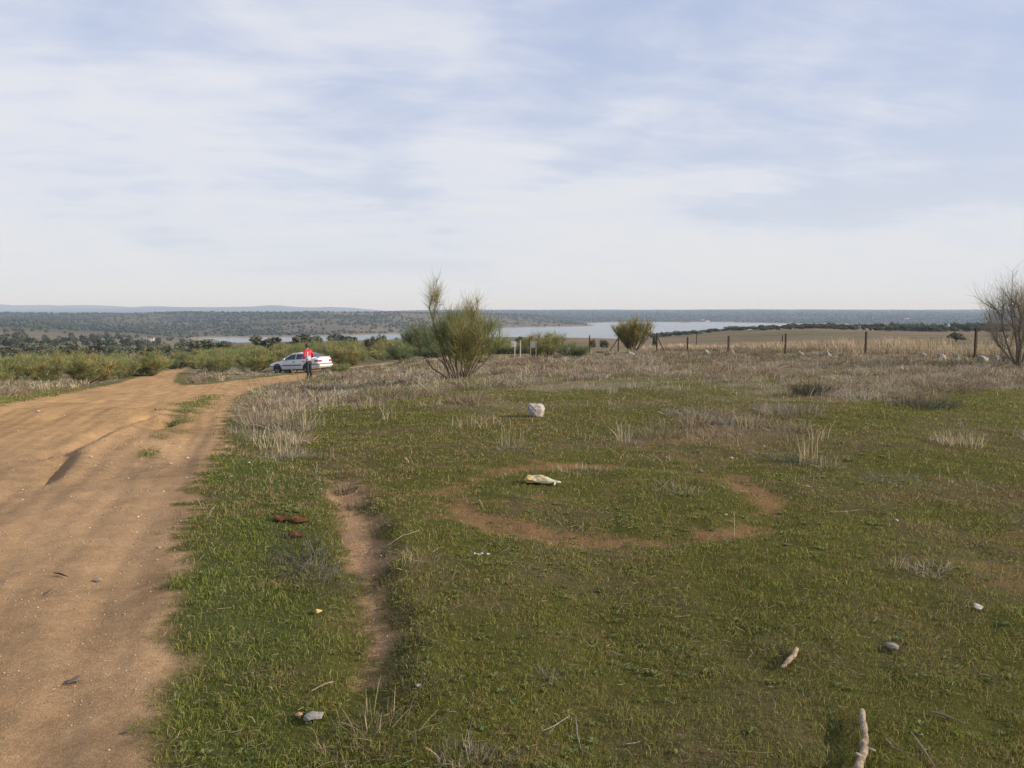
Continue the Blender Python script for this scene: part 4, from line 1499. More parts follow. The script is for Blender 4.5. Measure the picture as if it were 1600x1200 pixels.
def build_sign(u0, u1, d, vt, plate_u, plate_v, label, mp, rz=0.0, thick=0.055, pmat=None):
    x0, y0 = at(u0, d)
    x1, y1 = at(u1, d + 0.3)
    z = gz((x0 + x1) / 2, y0)
    o = empty('sign', ((x0 + x1) / 2, y0, z), 0, label, 'sign')
    b = Vector(o.location)
    for x, y in ((x0, y0), (x1, y1)):
        zz = gz(x, y)
        bm = bmesh.new()
        add_box(bm, (x - b.x - thick / 2, y - b.y - thick / 2, zz - 0.25 - b.z), (x - b.x + thick / 2, y - b.y + thick / 2, vz(vt, d) - b.z), 0.008)
        bm_mesh('post', bm, pmat or M_WPOST, o)
    px0 = at(plate_u[0], d + 0.15)[0]
    px1 = at(plate_u[1], d + 0.15)[0]
    bm = bmesh.new()
    add_box(bm, (px0 - b.x, y0 - b.y + 0.05, vz(plate_v[1], d) - b.z), (px1 - b.x, y0 - b.y + 0.075, vz(plate_v[0], d) - b.z), 0.006)
    bm_mesh('plate', bm, mp, o)


build_sign(804.4, 813.2, 50, 532.5, (798.5, 806.5), (533.5, 542), 'sign with a small white plate on two slim white posts beside the dirt track', M_WPLATE)
build_sign(829.0, 837.3, 50.6, 532.5, (829.5, 836.0), (533, 543.5), 'sign with a grey plate, its posts half hidden by the olive-brown broom', M_GPLATE, thick=0.05, pmat=M_GPLATE)

# ------------------------------------------------------------------ stones
def rock_mesh(name, seed, sub=3, rough=0.18, flat=0.8, boxy=0.0, cuts=7):
    g = np.random.default_rng(seed)
    V0, F0 = ico(sub)
    V = np.sign(V0) * np.abs(V0) ** 0.72
    V = V / np.abs(V).max()
    rx = Matrix.Rotation(g.uniform(0, 6), 3, 'Z') @ Matrix.Rotation(g.uniform(-.5, .5), 3, 'X')
    V = V @ np.array(rx).T
    # knock flats off a ball, as a broken stone has
    for i in range(cuts):
        n = unit(g.normal(size=3))
        lim = g.uniform(0.58, 0.84)
        d = V @ n
        V = V - np.outer(np.maximum(d - lim, 0), n)
    f = 0
    for o in range(3):
        s = 1.7 * 2 ** o
        f = f + (fbm(V[:, 0] * s + V[:, 2] * 1.3 * s + seed, V[:, 1] * s - V[:, 2] * 0.9 * s, 1.0, seed + o, 2) - 0.5) * rough * 1.7 / (1.5 ** o)
    V = V * (1 + f)[:, None]
    V[:, 2] *= flat
    return mesh_np(name, V, F0, None, None, False)


M_BOULDER = flat_mat('white_quartz', (0.56, 0.50, 0.43), 0.85, 0, (0.25, 0.19, 0.17), 5.5, 0.3, 0, 0.7, 16, 0.42, 0.62)
M_STONE = flat_mat('pale_stone', (0.40, 0.365, 0.32), 0.9, 0, (0.17, 0.15, 0.13), 3.5, 0.2, 0, 0.5, 14)
M_STONE_D = flat_mat('brown_grey_stone', (0.22, 0.175, 0.13), 0.9, 0, (0.12, 0.095, 0.07), 3.5, 0.2, 0, 0.5, 14)
M_QUARTZ = flat_mat('white_chip', (0.52, 0.48, 0.40), 0.8, 0, (0.36, 0.31, 0.25), 4)


def build_boulder():
    p = ground_at(838.5, 652.5)
    d = p[1]
    z = gz(*p)
    V0, F0 = ico(5)
    V = np.sign(V0) * np.abs(V0) ** 0.55
    V /= np.abs(V).max()
    # broader at the top than at the foot, one upper corner jutting out
    V[:, 0] *= 0.90 + 0.12 * V[:, 2]
    V[:, 0] -= 0.10 * np.maximum(V[:, 2], 0) * (V[:, 0] < 0)
    V[:, 2] += 0.10 * V[:, 0] * (V[:, 2] > 0) * -1
    for nx, lim in (((0.75, -0.35, 0.55), .95), ((-0.3, -0.8, 0.5), .98), ((0.6, -0.7, -0.2), .98), ((-.7, -.5, -.5), .95)):
        nn = unit(np.array(nx))
        V = V - np.outer(np.maximum(V @ nn - lim, 0), nn) * 0.85
    a = fbm(V[:, 0] * 1.6 + V[:, 2] * .9, V[:, 1] * 1.6 - V[:, 2] * 1.2, 1.0, 401, 3) - .5
    b = fbm(V[:, 0] * 6 + V[:, 2] * 4, V[:, 1] * 6 - V[:, 2] * 5, 1.0, 411, 3) - .5
    V = V * (1 + a * .32 + b * .12)[:, None] * 0.84
    me = mesh_np('boulder', V, F0, None, None, True)
    o = link('boulder', me, M_BOULDER)
    w = 27.5 / FPX * d / 2 / 0.84
    h = 23.0 / FPX * d
    o.scale = (w, w * 0.9, h * 0.60)
    o.location = (p[0], p[1] + 0.05, z + h * 0.40)
    o.rotation_euler = (0.05, -0.04, 0.2)
    tag(o, 'white pitted boulder sitting alone on the green field', 'boulder')


build_boulder()
ROCKS = [rock_mesh('stone_a', 21, 3, 0.32, 0.62, 0, 10), rock_mesh('stone_b', 22, 3, 0.30, 0.7, 0, 10), rock_mesh('stone_c', 23, 3, 0.34, 0.55, 0, 10)]
ST = [  # u, v, width px, flatness, variant, dark, label
    (1292, 556, 17, .6, 0, 0, 'pale rounded stone in the scrub before the straw clump by the fence'),
    (1283, 559, 9, .5, 1, 0, 'small pale stone touching the rounded one by the fence'),
    (1315, 556, 12, .4, 2, 1, 'flat grey stone next to the pale rounded one by the fence'),
    (1251, 553.5, 11, .7, 1, 0, 'pale upright stone in dry grass just past the fourth near post'),
    (1143, 553, 12, .7, 0, 0, 'pale stone at the foot of the fence post that stands mid-line'),
    (1182, 559, 8, .6, 2, 0, 'pale stone in the scrub between two fence posts near mid-line'),
    (1104, 552.5, 12, .8, 1, 0, 'pale blocky stone between the two far near-line posts'),
    (984, 553.5, 13, .6, 2, 0, 'white stone below the fanned broom, in the scrub'),
    (955, 556, 9, .7, 0, 0, 'bright white stone in the scrub before the braced fence corner'),
    (947, 588, 11, .5, 1, 0, 'pale stone lying in the dry grass of the mid field'),
    (1103, 589, 9, .5, 2, 0, 'pale stone in the scrub at the field edge'),
    (1419, 560, 13, .7, 0, 1, 'grey stone in the scrub between the two nearest posts'),
    (1442, 557, 13, .6, 1, 0, 'pale flat stone in the scrub below the tall straw'),
    (1470, 558, 17, .6, 2, 0, 'lichened mossy stone in the rubble line before the last near post'),
    (1494, 559, 13, .8, 0, 0, 'bright-topped stone in the rubble beside the last near post'),
    (1507, 563, 10, .6, 1, 0, 'small white stone at the foot of the last near post'),
    (1534, 565, 20, .8, 2, 0, 'large pale boulder stone just past the last near post'),
    (1553, 564, 15, .7, 0, 0, 'pale stone with a lit top below the bare shrub'),
    (1568, 566, 19, .6, 1, 1, 'dark grey stone under the bare shrub'),
    (1572, 561, 8, .6, 2, 0, 'small white stone on the dark one under the bare shrub'),
    (1425, 563, 10, .5, 2, 1, 'dark small stone below the grey one between the posts'),
    (596, 575, 6, .6, 1, 0, 'little white stone beside the curving far track'),
]
for (u, v, w, fl, var, dark, lab) in ST:
    p = ground_at(u, v + 2)
    r = w / FPX * p[1] / 2
    o = link('stone', ROCKS[var].copy(), M_STONE_D if dark else M_STONE)
    o.scale = (r * 1.05, r, r * (0.8 + fl))
    o.location = (p[0], p[1], gz(*p) + r * 0.30)
    o.rotation_euler = (rng.uniform(-.2, .2), rng.uniform(-.2, .2), rng.uniform(0, 6))
    tag(o, lab, 'stone')

CH = [  # small things lying in the near turf: u, v, width px, material, flatness, label
    (1527, 959.5, 17, M_QUARTZ, .45, 'chip of white quartz lying in the turf near the photo edge'),
    (1392, 1014, 21, M_STONE, .45, 'buff stone chip in the turf between the two broken sticks'),
    (655, 1083, 8, M_QUARTZ, 1.0, 'small upright cream pebble below the end of the gully'),
    (497, 960, 11, flat_mat('orange_cap', (0.55, 0.28, 0.06), 0.6, 0, (0.62, 0.42, 0.16), 6), .9, 'small orange puffball lying in the grass beside the gully'),
    (492, 1123, 32, M_STONE, .35, 'flat grey stone lying in the green verge'),
    (467, 1119, 11, flat_mat('tan_flake', (0.42, 0.27, 0.13), 0.8), .5, 'tan flake of bark against the flat grey stone'),
    (118, 1058, 20, M_STONE_D, .5, 'dark crusted clod lying on the sandy road'),
    (152, 901, 12, M_STONE, .4, 'buff pebble on the sandy road beyond the dark twig'),
    (266, 722, 6, M_QUARTZ, .6, 'white pebble on the gravel shoulder of the road'),
    (389, 726, 5, M_QUARTZ, .6, 'white pebble in the green verge beside the road'),
    (142, 715, 5, M_QUARTZ, .6, 'white pebble on the road just past the dark rut'),
    (59, 643, 7, M_QUARTZ, .6, 'white stone at the far side of the sandy road'),
    (1315, 697, 7, M_STONE_D, .9, 'little black clod standing out on the open turf'),
    (1142, 715, 7, M_QUARTZ, .6, 'white chip beside the grey-green thistle clump'),
    (1401, 812, 6, M_QUARTZ, .6, 'white chip in the turf above the pale dead twigs'),
    (762, 869, 7, M_QUARTZ, .6, 'white chip beside the scrap of white paper'),
    (1134, 808, 6, M_QUARTZ, .6, 'white chip on the brown ring track'),
    (1094, 736, 9, M_STONE_D, .5, 'small dark stone on the far side of the ring track'),
]
for i, (u, v, w, mt, fl, lab) in enumerate(CH):
    p = ground_at(u, v)
    r = w / FPX * math.hypot(p[1], CAMZ) / 2
    me = ROCKS[i % 3].copy()
    o = link('puffball' if 'puffball' in lab else ('bark_flake' if 'flake' in lab else ('clod' if 'clod' in lab else 'pebble')), me, mt)
    o.scale = (r * 1.1, r * 0.9, r * max(fl, .3) * 1.2)
    o.location = (p[0], p[1], gz(*p) + r * fl * 0.4 + 0.012)
    o.rotation_euler = (0, 0, rng.uniform(0, 6))
    tag(o, lab, 'pebble' if o.name.startswith('pebble') else o.name.split('.')[0].replace('_', ' '))


# ------------------------------------------------------------------ sticks and dead wood
M_DEADWOOD = flat_mat('bleached_wood', (0.35, 0.275, 0.195), 0.9, 0, (0.17, 0.12, 0.085), 26, 0.15, 0, 0.8, 60, 0.40, 0.62)
M_GREYWOOD = flat_mat('grey_dead_wood', (0.30, 0.26, 0.21), 0.9, 0, (0.17, 0.14, 0.11), 18, 0.15, 0, 0.5, 40)
M_DARKTWIG = flat_mat('dark_twig', (0.05, 0.03, 0.022), 0.9)


def stick(name, pix, rads, mat, label, cat, lift=0.0, knots=(), sides=9):
    P = [ground_at(*q) for q in pix]
    o0 = P[0]
    base = Vector((o0[0], o0[1], gz(*o0)))
    pts = []
    for i in range(len(P) - 1):
        for s in np.linspace(0, 1, 5)[:-1 if i < len(P) - 2 else None]:
            pts.append(P[i] * (1 - s) + P[i + 1] * s)
    n = len(pts)
    rr = np.interp(np.linspace(0, 1, n), np.linspace(0, 1, len(rads)), rads)
    zz = np.array([gz(*q) for q in pts])
    zz = np.maximum(zz, np.convolve(np.pad(zz, 2, mode='edge'), np.ones(5) / 5, 'valid')) + lift
    bm = bmesh.new()
    P3 = [(q[0] - base.x + rng.normal() * r * .15, q[1] - base.y + rng.normal() * r * .15, z - base.z + r * 0.9) for q, z, r in zip(pts, zz, rr)]
    add_tube(bm, P3, [r * (1 + rng.normal() * 0.08) for r in rr], sides)
    for f, dv, ln, kr in knots:
        i = int(f * (n - 1))
        a = Vector(P3[i])
        add_tube(bm, [a, a + Vector(dv) * ln * 0.5, a + Vector(dv) * ln], [kr, kr * 0.8, kr * 0.6], 7)
    o = bm_mesh(name, bm, mat, None, True)
    o.location = base
    return tag(o, label, cat)


stick('broken_branch', [(1347, 1117), (1349, 1140), (1351, 1165), (1348, 1185), (1342, 1215), (1340, 1260)], [.011, .0125, .014, .013, .016, .015], M_DEADWOOD,
      'thick bleached broken branch lying in the turf, cut off by the photo bottom', 'branch', 0.03, [(0.66, (-0.6, -.3, .5), .045, .010), (0.5, (.5, -.6, .1), .05, .007)])
stick('broken_stick', [(1245, 1021), (1238, 1031), (1229, 1038), (1221, 1044)], [.010, .013, .011, .007], M_DEADWOOD,
      'short fat pale stick lying in the turf above the thick branch', 'stick', 0.015)
TW = [
    ('twig', [(900, 1120), (902, 1145), (908, 1168), (930, 1178)], [.003, .0028, .0025, .0015], M_GREYWOOD, 'thin bent grey twig lying in the turf, hooked at its near end'),
    ('twig', [(845, 1140), (868, 1130), (890, 1118)], [.0018, .003, .002], M_GREYWOOD, 'thin straight twig whose tip meets the hooked twig'),
    ('twig', [(485, 1081), (503, 1072), (521, 1064)], [.0025, .004, .003], M_DEADWOOD, 'pale straight twig lying in the verge above the flat grey stone'),
    ('twig', [(1052, 964), (1065, 963), (1078, 961)], [.002, .003, .0025], M_DEADWOOD, 'short pale twig lying in the open turf mid-foreground'),
    ('twig', [(1424, 1142), (1440, 1163), (1462, 1196)], [.0025, .003, .0018], M_GREYWOOD, 'long thin grey twig beside the thick branch'),
    ('twig', [(1384, 1153), (1398, 1168), (1422, 1176)], [.004, .003, .002], M_DEADWOOD, 'kinked pale twig just beside the thick branch'),
    ('twig', [(1454, 1110), (1475, 1116), (1508, 1127)], [.003, .004, .002], M_GREYWOOD, 'knobbly grey twig lying past the thick branch'),
    ('twig', [(975, 1157), (990, 1156), (1001, 1153)], [.002, .003, .002], M_DEADWOOD, 'short pale twig near the hooked twig, close to the photo bottom'),
    ('twig', [(84, 896), (94, 898), (105, 900)], [.003, .006, .003], M_DARKTWIG, 'black twig lying across the sandy road'),
    ('twig', [(76, 927), (82, 923), (89, 919)], [.002, .003, .002], M_DEADWOOD, 'straw-coloured twig on the road below the black one'),
    ('twig', [(1290, 800), (1345, 795), (1395, 800)], [.002, .004, .002], M_DEADWOOD, 'long pale stalk lying beyond the ring track'),
    ('twig', [(600, 860), (640, 846), (655, 838)], [.002, .003, .002], M_GREYWOOD, 'grey twig lying over the shoulder of the gully'),
]
for nm, pix, rads, mt, lab in TW:
    stick(nm, pix, rads, mt, lab, 'twig', 0.012, sides=6)

# bleached dead log lying in the scrub
lp = [ground_at(u, v) for u, v in ((474, 612), (482, 618), (489, 626))]
bm = bmesh.new()
b0 = Vector((lp[0][0], lp[0][1], gz(*lp[0])))
add_tube(bm, [(q[0] - b0.x, q[1] - b0.y, gz(*q) - b0.z + .08 + .05 * (1 - i)) for i, q in enumerate(lp)], [.05, .075, .06], 8)
add_tube(bm, [(0.05, 0.0, .1), (-.15, .1, .34), (-.22, .1, .5)], [.035, .022, .01], 6)
add_tube(bm, [(0.0, -.1, .1), (.1, -.05, .30), (.22, 0, .36)], [.03, .02, .01], 6)
o = bm_mesh('dead_log', bm, M_DEADWOOD, None, True)
o.location = b0
tag(o, 'bleached dead log with stub branches lying in the grey scrub', 'log')

# rust-brown sheet scraps in the verge
M_SCRAP = flat_mat('rust_brown_scrap', (0.27, 0.115, 0.05), 0.8, 0, (0.15, 0.065, 0.035), 9, 0.2, 0, 0.4, 25)
for (pix, hgt, lab, nm) in (
        ([(424, 817), (440, 812), (456, 815), (440, 821)], .022, 'dark rust-brown crumpled scrap in the verge, behind the other scraps', 0),
        ([(452, 819), (470, 813), (487, 817), (466, 823)], .03, 'bright rust-red curled scrap in the verge, next to the dark one', 0),
        ([(452, 841), (464, 833), (477, 840), (462, 845)], .022, 'rust-brown scrap nearest the road, in front of the other scraps', 0)):
    q = [ground_at(*s) for s in pix]
    b0 = Vector((*q[0], gz(*q[0])))
    bm = bmesh.new()
    n = 7
    vs = []
    for i in range(n):
        row = []
        for j in range(n):
            a, b = i / (n - 1), j / (n - 1)
            w = (q[0] * (1 - a) + q[1] * a) * (1 - b) + (q[3] * (1 - a) + q[2] * a) * b
            z = gz(*w) + .02 + hgt * (0.5 + 0.5 * math.sin(5 * a + 2 * b)) * math.sin(math.pi * min(max(a, .05), .95)) + rng.normal() * .004
            row.append(bm.verts.new((w[0] - b0.x, w[1] - b0.y, z - b0.z)))
        vs.append(row)
    for i in range(n - 1):
        for j in range(n - 1):
            bm.faces.new((vs[i][j], vs[i + 1][j], vs[i + 1][j + 1], vs[i][j + 1]))
    bmesh.ops.solidify(bm, geom=bm.faces[:], thickness=0.006)
    o = bm_mesh('rusty_scrap', bm, M_SCRAP)
    o.location = b0
    tag(o, lab, 'scrap', 'rust-brown scraps in the verge')


# ------------------------------------------------------------------ crumpled plastic bag on the ring
def build_bag():
    p = ground_at(848, 757)
    d = math.hypot(p[1], CAMZ)
    L = 57 / FPX * d
    z = gz(*p)
    V0, F0 = ico(4)
    V = V0.copy()
    x = V[:, 0]
    # fat knotted end, tapering to a twisted neck
    s = (x + 1) / 2
    prof = np.interp(s, [0, .06, .2, .45, .62, .75, .86, 1.0], [.6, .95, 1.0, .95, .80, .42, .28, .34])
    r = np.sqrt(np.maximum(1 - x * x, 1e-4))
    r2 = np.minimum(r * 1.6, 1.0) * prof
    V[:, 1] *= r2 / r
    V[:, 2] *= r2 / r
    cr = (fbm(V[:, 0] * 3.0 + V[:, 2] * 2, V[:, 1] * 2.2 + V[:, 2] * 1.4, 1.0, 301, 4, 0.65) - 0.5)
    V[:, 1] *= 1 + cr * 1.3
    V[:, 2] *= 1 + cr * 2.0
    V *= np.array([L / 2, 0.075, 0.036])
    V[:, 2] = np.maximum(V[:, 2], -0.02)
    V[:, 2] += 0.028 - 0.015 * s
    V[:, 1] += 0.03 * np.sin(s * 5)
    yel = np.clip(0.85 - s * 1.9 + cr * 1.6, 0, 1)[:, None]
    yel = np.maximum(yel, (sstep(0.02, .045, V[:, 2]) * sstep(.66, .5, s) * .35)[:, None])
    C = np.array([0.72, 0.66, 0.46]) * (1 - yel) + np.array([0.62, 0.36, 0.055]) * yel
    mt = vcol_mat('crumpled_plastic', 0.45, 0.25, None, None, 0.45)
    o = link('plastic_bag', mesh_np('plastic_bag', V, F0, None, C, False), mt)
    o.location = (p[0], p[1], z + 0.012)
    o.rotation_euler = (0, 0, -0.05)
    tag(o, 'crumpled cream and yellow plastic bag lying on the turf inside the ring track', 'plastic bag')
    bm = bmesh.new()
    hx = L * 0.30
    add_tube(bm, [(hx, -0.02, .02), (hx + .01, -.07, .012), (hx + .005, -.11, .006)], [.010, .008, .005], 6)
    bm_mesh('handle', bm, flat_mat('white_plastic', (0.75, 0.73, 0.66), 0.45), o, True)


build_bag()

# scrap of white paper
p = ground_at(749, 873)
bm = bmesh.new()
vs = [[bm.verts.new(((i - 2) * .016, (j - 1) * .012, .012 + .008 * math.sin(i * 2.1 + j))) for j in range(3)] for i in range(5)]
for i in range(4):
    for j in range(2):
        bm.faces.new((vs[i][j], vs[i + 1][j], vs[i + 1][j + 1], vs[i][j + 1]))
bmesh.ops.solidify(bm, geom=bm.faces[:], thickness=0.002)
o = bm_mesh('paper_scrap', bm, flat_mat('paper', (0.72, 0.72, 0.70), 0.8))
o.location = (p[0], p[1], gz(*p) + .015)
tag(o, 'scrap of white paper lying in the turf in front of the ring track', 'paper')

# green plastic tube at the foot of the roadside brooms
p = ground_at(125, 600)
d = p[1]
bm = bmesh.new()
hh = 15 / FPX * d
for k, (a, b_) in enumerate(((-0.10, 1.0), (0.10, 0.72))):
    add_tube(bm, [(a * .9, 0, 0), (a, .02, hh * b_ * .5), (a * .7 + .02, 0, hh * b_)], [.075, .07, .055], 8)
add_tube(bm, [(-.10, 0, hh * .18), (.10, 0, hh * .18)], [.06, .06], 8)
o = bm_mesh('plastic_tube', bm, flat_mat('green_plastic', (0.035, 0.26, 0.11), 0.45), None, True)
o.location = (p[0], p[1], gz(*p) - .02)
tag(o, 'bright green plastic tube standing at the foot of a roadside broom', 'plastic tube')


# ------------------------------------------------------------------ tufts one can tell apart
GREY = (0.255, 0.225, 0.195)
PALE = (0.39, 0.32, 0.20)
DARK = (0.13, 0.10, 0.07)
SAGE = (0.16, 0.17, 0.12)
TF = [  # name, cat, label, list of (u, v, n, r, h, colour, lean)
    ('thistle_tuft', 'thistle', 'flattened dead grey thistle with thin straws rising from it, between boulder and bag',
     [(790, 705, 60, .10, .10, GREY, 1.3), (815, 705, 50, .12, .08, GREY, 1.4), (800, 700, 40, .2, .42, PALE, .18)]),
    ('grass_tuft', 'dry grass', 'tall pale straw tuft standing at the corner of the grey scrub by the road',
     [(445, 672, 60, .10, .55, PALE, .22), (473, 672, 30, .06, .60, PALE, .16), (458, 676, 60, .25, .18, GREY, .8)]),
    ('grass_tuft', 'dry grass', 'grey and straw tuft in the verge halfway between gully and grey scrub',
     [(440, 716, 70, .20, .16, GREY, .8), (447, 713, 22, .08, .55, PALE, .12), (465, 714, 50, .2, .14, GREY, .8)]),
    ('dead_stalk', 'dead stalk', 'short dark broken stalk standing above the head of the gully',
     [(510, 720, 22, .09, .30, (.19, .15, .11), .25)]),
    ('withered_herb', 'dead plant', 'withered dark grey herb sprawled in the verge left of the gully',
     [(470, 890, 170, .20, .16, (.09, .085, .065), 1.2), (490, 905, 120, .16, .18, (.2, .18, .15), 1.0), (480, 868, 150, .18, .15, (.10, .11, .07), 1.2), (462, 850, 120, .18, .14, (.11, .11, .07), 1.2), (497, 880, 10, .05, .46, SAGE, .2), (505, 925, 100, .14, .14, (.13, .11, .08), 1.1)]),
    ('dead_twigs', 'dead plant', 'low heap of bleached dead twigs in the turf near the photo edge',
     [(1445, 898, 46, .10, .12, (.45, .38, .30), 1.2), (1460, 895, 36, .08, .14, (.42, .35, .28), 1.1), (1400, 892, 30, .10, .16, PALE, .7)]),
    ('thistle_tuft', 'thistle', 'long grey-green thistle clump beyond the ring track',
     [(1225, 718, 90, .20, .14, SAGE, 1.0), (1190, 708, 60, .2, .10, GREY, 1.2), (1255, 724, 100, .2, .18, (.13, .15, .09), .9)]),
    ('grass_tuft', 'dry grass', 'upright pale straws rising at the end of the grey-green thistle clump',
     [(1263, 722, 46, .10, .50, PALE, .14), (1280, 728, 60, .2, .20, PALE, .7)]),
    ('thistle_ball', 'thistle', 'small round grey thistle ball on the field beyond the ring track',
     [(1127, 662, 120, .14, .22, GREY, 1.0)]),
    ('thistle_tuft', 'thistle', 'brown flattened thistle just past the small round thistle ball',
     [(1185, 665, 90, .30, .14, DARK, 1.1), (1168, 662, 40, .2, .22, PALE, .5)]),
    ('scrub_clump', 'scrub', 'broad grey scrub clump between the boulder and the thistle ball',
     [(1080, 650, 130, .40, .20, GREY, 1.0), (1062, 646, 80, .3, .18, GREY, 1.0)]),
    ('scrub_clump', 'scrub', 'rounded tan scrub clump in front of the dark bush in the belt',
     [(1235, 650, 150, .45, .38, (.27, .22, .16), .8), (1218, 646, 100, .35, .3, GREY, .8)]),
    ('scrub_clump', 'scrub', 'dark rounded scrub bush at the front of the belt, below the fence',
     [(1270, 616, 220, .35, .42, (.09, .08, .055), .7), (1262, 612, 120, .3, .36, (.11, .09, .06), .7)]),
    ('thistle_tuft', 'thistle', 'small pale grey thistle on the turf just beyond the ring track',
     [(995, 693, 60, .09, .12, GREY, 1.0)]),
    ('grass_tuft', 'dry grass', 'tangled brown dead grass at the photo bottom below the gully',
     [(560, 1160, 120, .18, .12, (.24, .19, .12), 1.1), (620, 1150, 90, .18, .12, (.20, .16, .10), 1.1), (590, 1130, 24, .12, .22, PALE, .5)]),
    ('grass_tuft', 'dry grass', 'grey heap of dead stems at the photo bottom beyond the gully',
     [(745, 1190, 130, .12, .09, (.25, .21, .17), 1.3), (720, 1185, 70, .10, .14, (.28, .23, .17), .8)]),
    ('shaded_grass_fringe', 'dry grass', 'ragged grass hanging along the scarp of the gully, coloured dark for bank shade',  # grass coloured dark to carry the shade along the gully bank
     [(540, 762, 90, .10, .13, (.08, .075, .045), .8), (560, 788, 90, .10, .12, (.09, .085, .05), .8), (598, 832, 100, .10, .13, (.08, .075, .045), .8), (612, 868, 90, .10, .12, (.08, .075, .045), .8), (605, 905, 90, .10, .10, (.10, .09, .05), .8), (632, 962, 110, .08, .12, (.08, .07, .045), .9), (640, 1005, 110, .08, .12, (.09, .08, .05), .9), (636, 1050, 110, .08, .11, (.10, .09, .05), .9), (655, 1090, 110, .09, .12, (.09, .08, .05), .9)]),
    ('grass_tuft', 'dry grass', 'thin pale sprigs standing on the shoulder of the gully',
     [(640, 893, 44, .10, .16, PALE, .7), (660, 880, 30, .12, .12, PALE, 1.0)]),
    ('dead_twigs', 'dead plant', 'small star of dead grey stems in the open foreground turf',
     [(857, 1060, 44, .05, .11, GREY, 1.2)]),
    ('grass_tuft', 'dry grass', 'bright straw tuft on the turf toward the photo edge, before the belt',
     [(1502, 697, 80, .25, .30, (.45, .37, .24), .4), (1480, 694, 50, .2, .2, PALE, .6)]),
    ('grass_tuft', 'dry grass', 'fine tall straws standing near the boulder, toward the lone shrub',
     [(742, 668, 60, .35, .30, PALE, .3)]),
    ('grass_tuft', 'dry grass', 'grey straw clump in the field between the lone shrub and the road',
     [(585, 640, 90, .40, .32, (.30, .25, .17), .4), (605, 656, 22, .10, .42, PALE, .2)]),
    ('scrub_clump', 'scrub', 'lacy tan dome of scrub in the belt near the photo edge',
     [(1478, 612, 260, .60, .45, (.25, .20, .14), .8)]),
    ('scrub_clump', 'scrub', 'dark green-grey scrub in front of the lacy tan dome',
     [(1445, 636, 180, .45, .30, (.10, .10, .07), .8), (1468, 636, 120, .4, .26, (.13, .12, .085), .8)]),
    ('grass_tuft', 'dry grass', 'pale straw patch inside the far rim of the ring track',
     [(905, 740, 90, .30, .14, (.33, .28, .18), .7), (940, 738, 60, .25, .14, (.30, .25, .16), .7)]),
    ('grass_tuft', 'dry grass', 'straw patch inside the ring track toward the long thistle clump',
     [(1065, 772, 70, .2, .12, (.32, .27, .18), .7), (1040, 765, 40, .2, .14, (.32, .27, .18), .5)]),
    ('thistle_tuft', 'thistle', 'grey-white broken thistle in the turf beyond the long pale stalk',
     [(1395, 748, 110, .25, .10, (.22, .22, .18), 1.2), (1425, 752, 60, .2, .08, (.14, .15, .11), 1.2)]),
]
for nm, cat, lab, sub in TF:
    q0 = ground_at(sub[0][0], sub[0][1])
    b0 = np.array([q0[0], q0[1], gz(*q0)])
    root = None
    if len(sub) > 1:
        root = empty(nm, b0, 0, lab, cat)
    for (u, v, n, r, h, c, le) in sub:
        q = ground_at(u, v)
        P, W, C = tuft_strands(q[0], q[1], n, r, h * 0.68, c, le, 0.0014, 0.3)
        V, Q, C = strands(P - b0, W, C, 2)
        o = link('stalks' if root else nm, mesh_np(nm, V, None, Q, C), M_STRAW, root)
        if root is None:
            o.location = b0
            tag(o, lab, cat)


# ------------------------------------------------------------------ far houses
M_WALL = flat_mat('white_render_wall', (0.78, 0.75, 0.70), 0.8, 0, (0.70, 0.67, 0.62), 0.2)
M_ROOF = flat_mat('clay_roof', (0.30, 0.16, 0.10), 0.85, 0, (0.22, 0.12, 0.08), 0.4)
M_OPEN = flat_mat('dark_opening', (0.03, 0.03, 0.035), 0.4)


def house(u, v, wpx, hpx, label, roof=M_ROOF, depth=8.0, bays=3):
    p = ground_at(u, v)
    d = p[1]
    w = wpx / FPX * d
    h = max(hpx / FPX * d, 2.6)
    o = empty('white_house', (p[0], p[1], float(H0(*p))), 0.15, label, 'house')
    bm = bmesh.new()
    add_box(bm, (-w / 2, 0, -1.5), (w / 2, depth, h * .72))
    bm_mesh('wall', bm, M_WALL, o)
    bm = bmesh.new()
    e = 0.4
    zz = h * .72
    r = [bm.verts.new(c) for c in ((-w / 2 - e, -e, zz), (w / 2 + e, -e, zz), (w / 2 + e, depth + e, zz), (-w / 2 - e, depth + e, zz), (-w / 2 - e, depth / 2, zz + h * .28), (w / 2 + e, depth / 2, zz + h * .28))]
    for f in ((0, 1, 5, 4), (2, 3, 4, 5), (0, 4, 3), (1, 2, 5), (3, 2, 1, 0)):
        bm.faces.new([r[i] for i in f])
    bm_mesh('roof', bm, roof, o)
    for i in range(bays):
        cx = -w / 2 + w * (i + .5) / bays
        bm = bmesh.new()
        if i == bays // 2:
            add_box(bm, (cx - .6, -.05, -.2), (cx + .6, .05, 2.1))
            bm_mesh('door', bm, M_OPEN, o)
        else:
            add_box(bm, (cx - .5, -.05, 1.0), (cx + .5, .05, min(2.1, h * .66)))
            bm_mesh('window', bm, M_OPEN, o)


house(231, 532, 17, 4.5, 'long low white farmhouse on the plain above the roadside brooms', bays=5)
house(187, 529, 6, 3.5, 'small white house alone on the plain, away from the long farmhouse')
house(1098, 501.5, 5, 2.8, 'white house on the far shore by the water, uppermost of the pair')
house(1106, 503, 6, 2.6, 'white house on the far shore by the water, lower of the pair')
house(1072, 506.0, 13, 2.5, 'white boathouse at the water edge of the far shore', bays=4)
house(1419, 499.0, 8, 2.3, 'lone white house on the blue far hillside past the ridge oaks', bays=4)


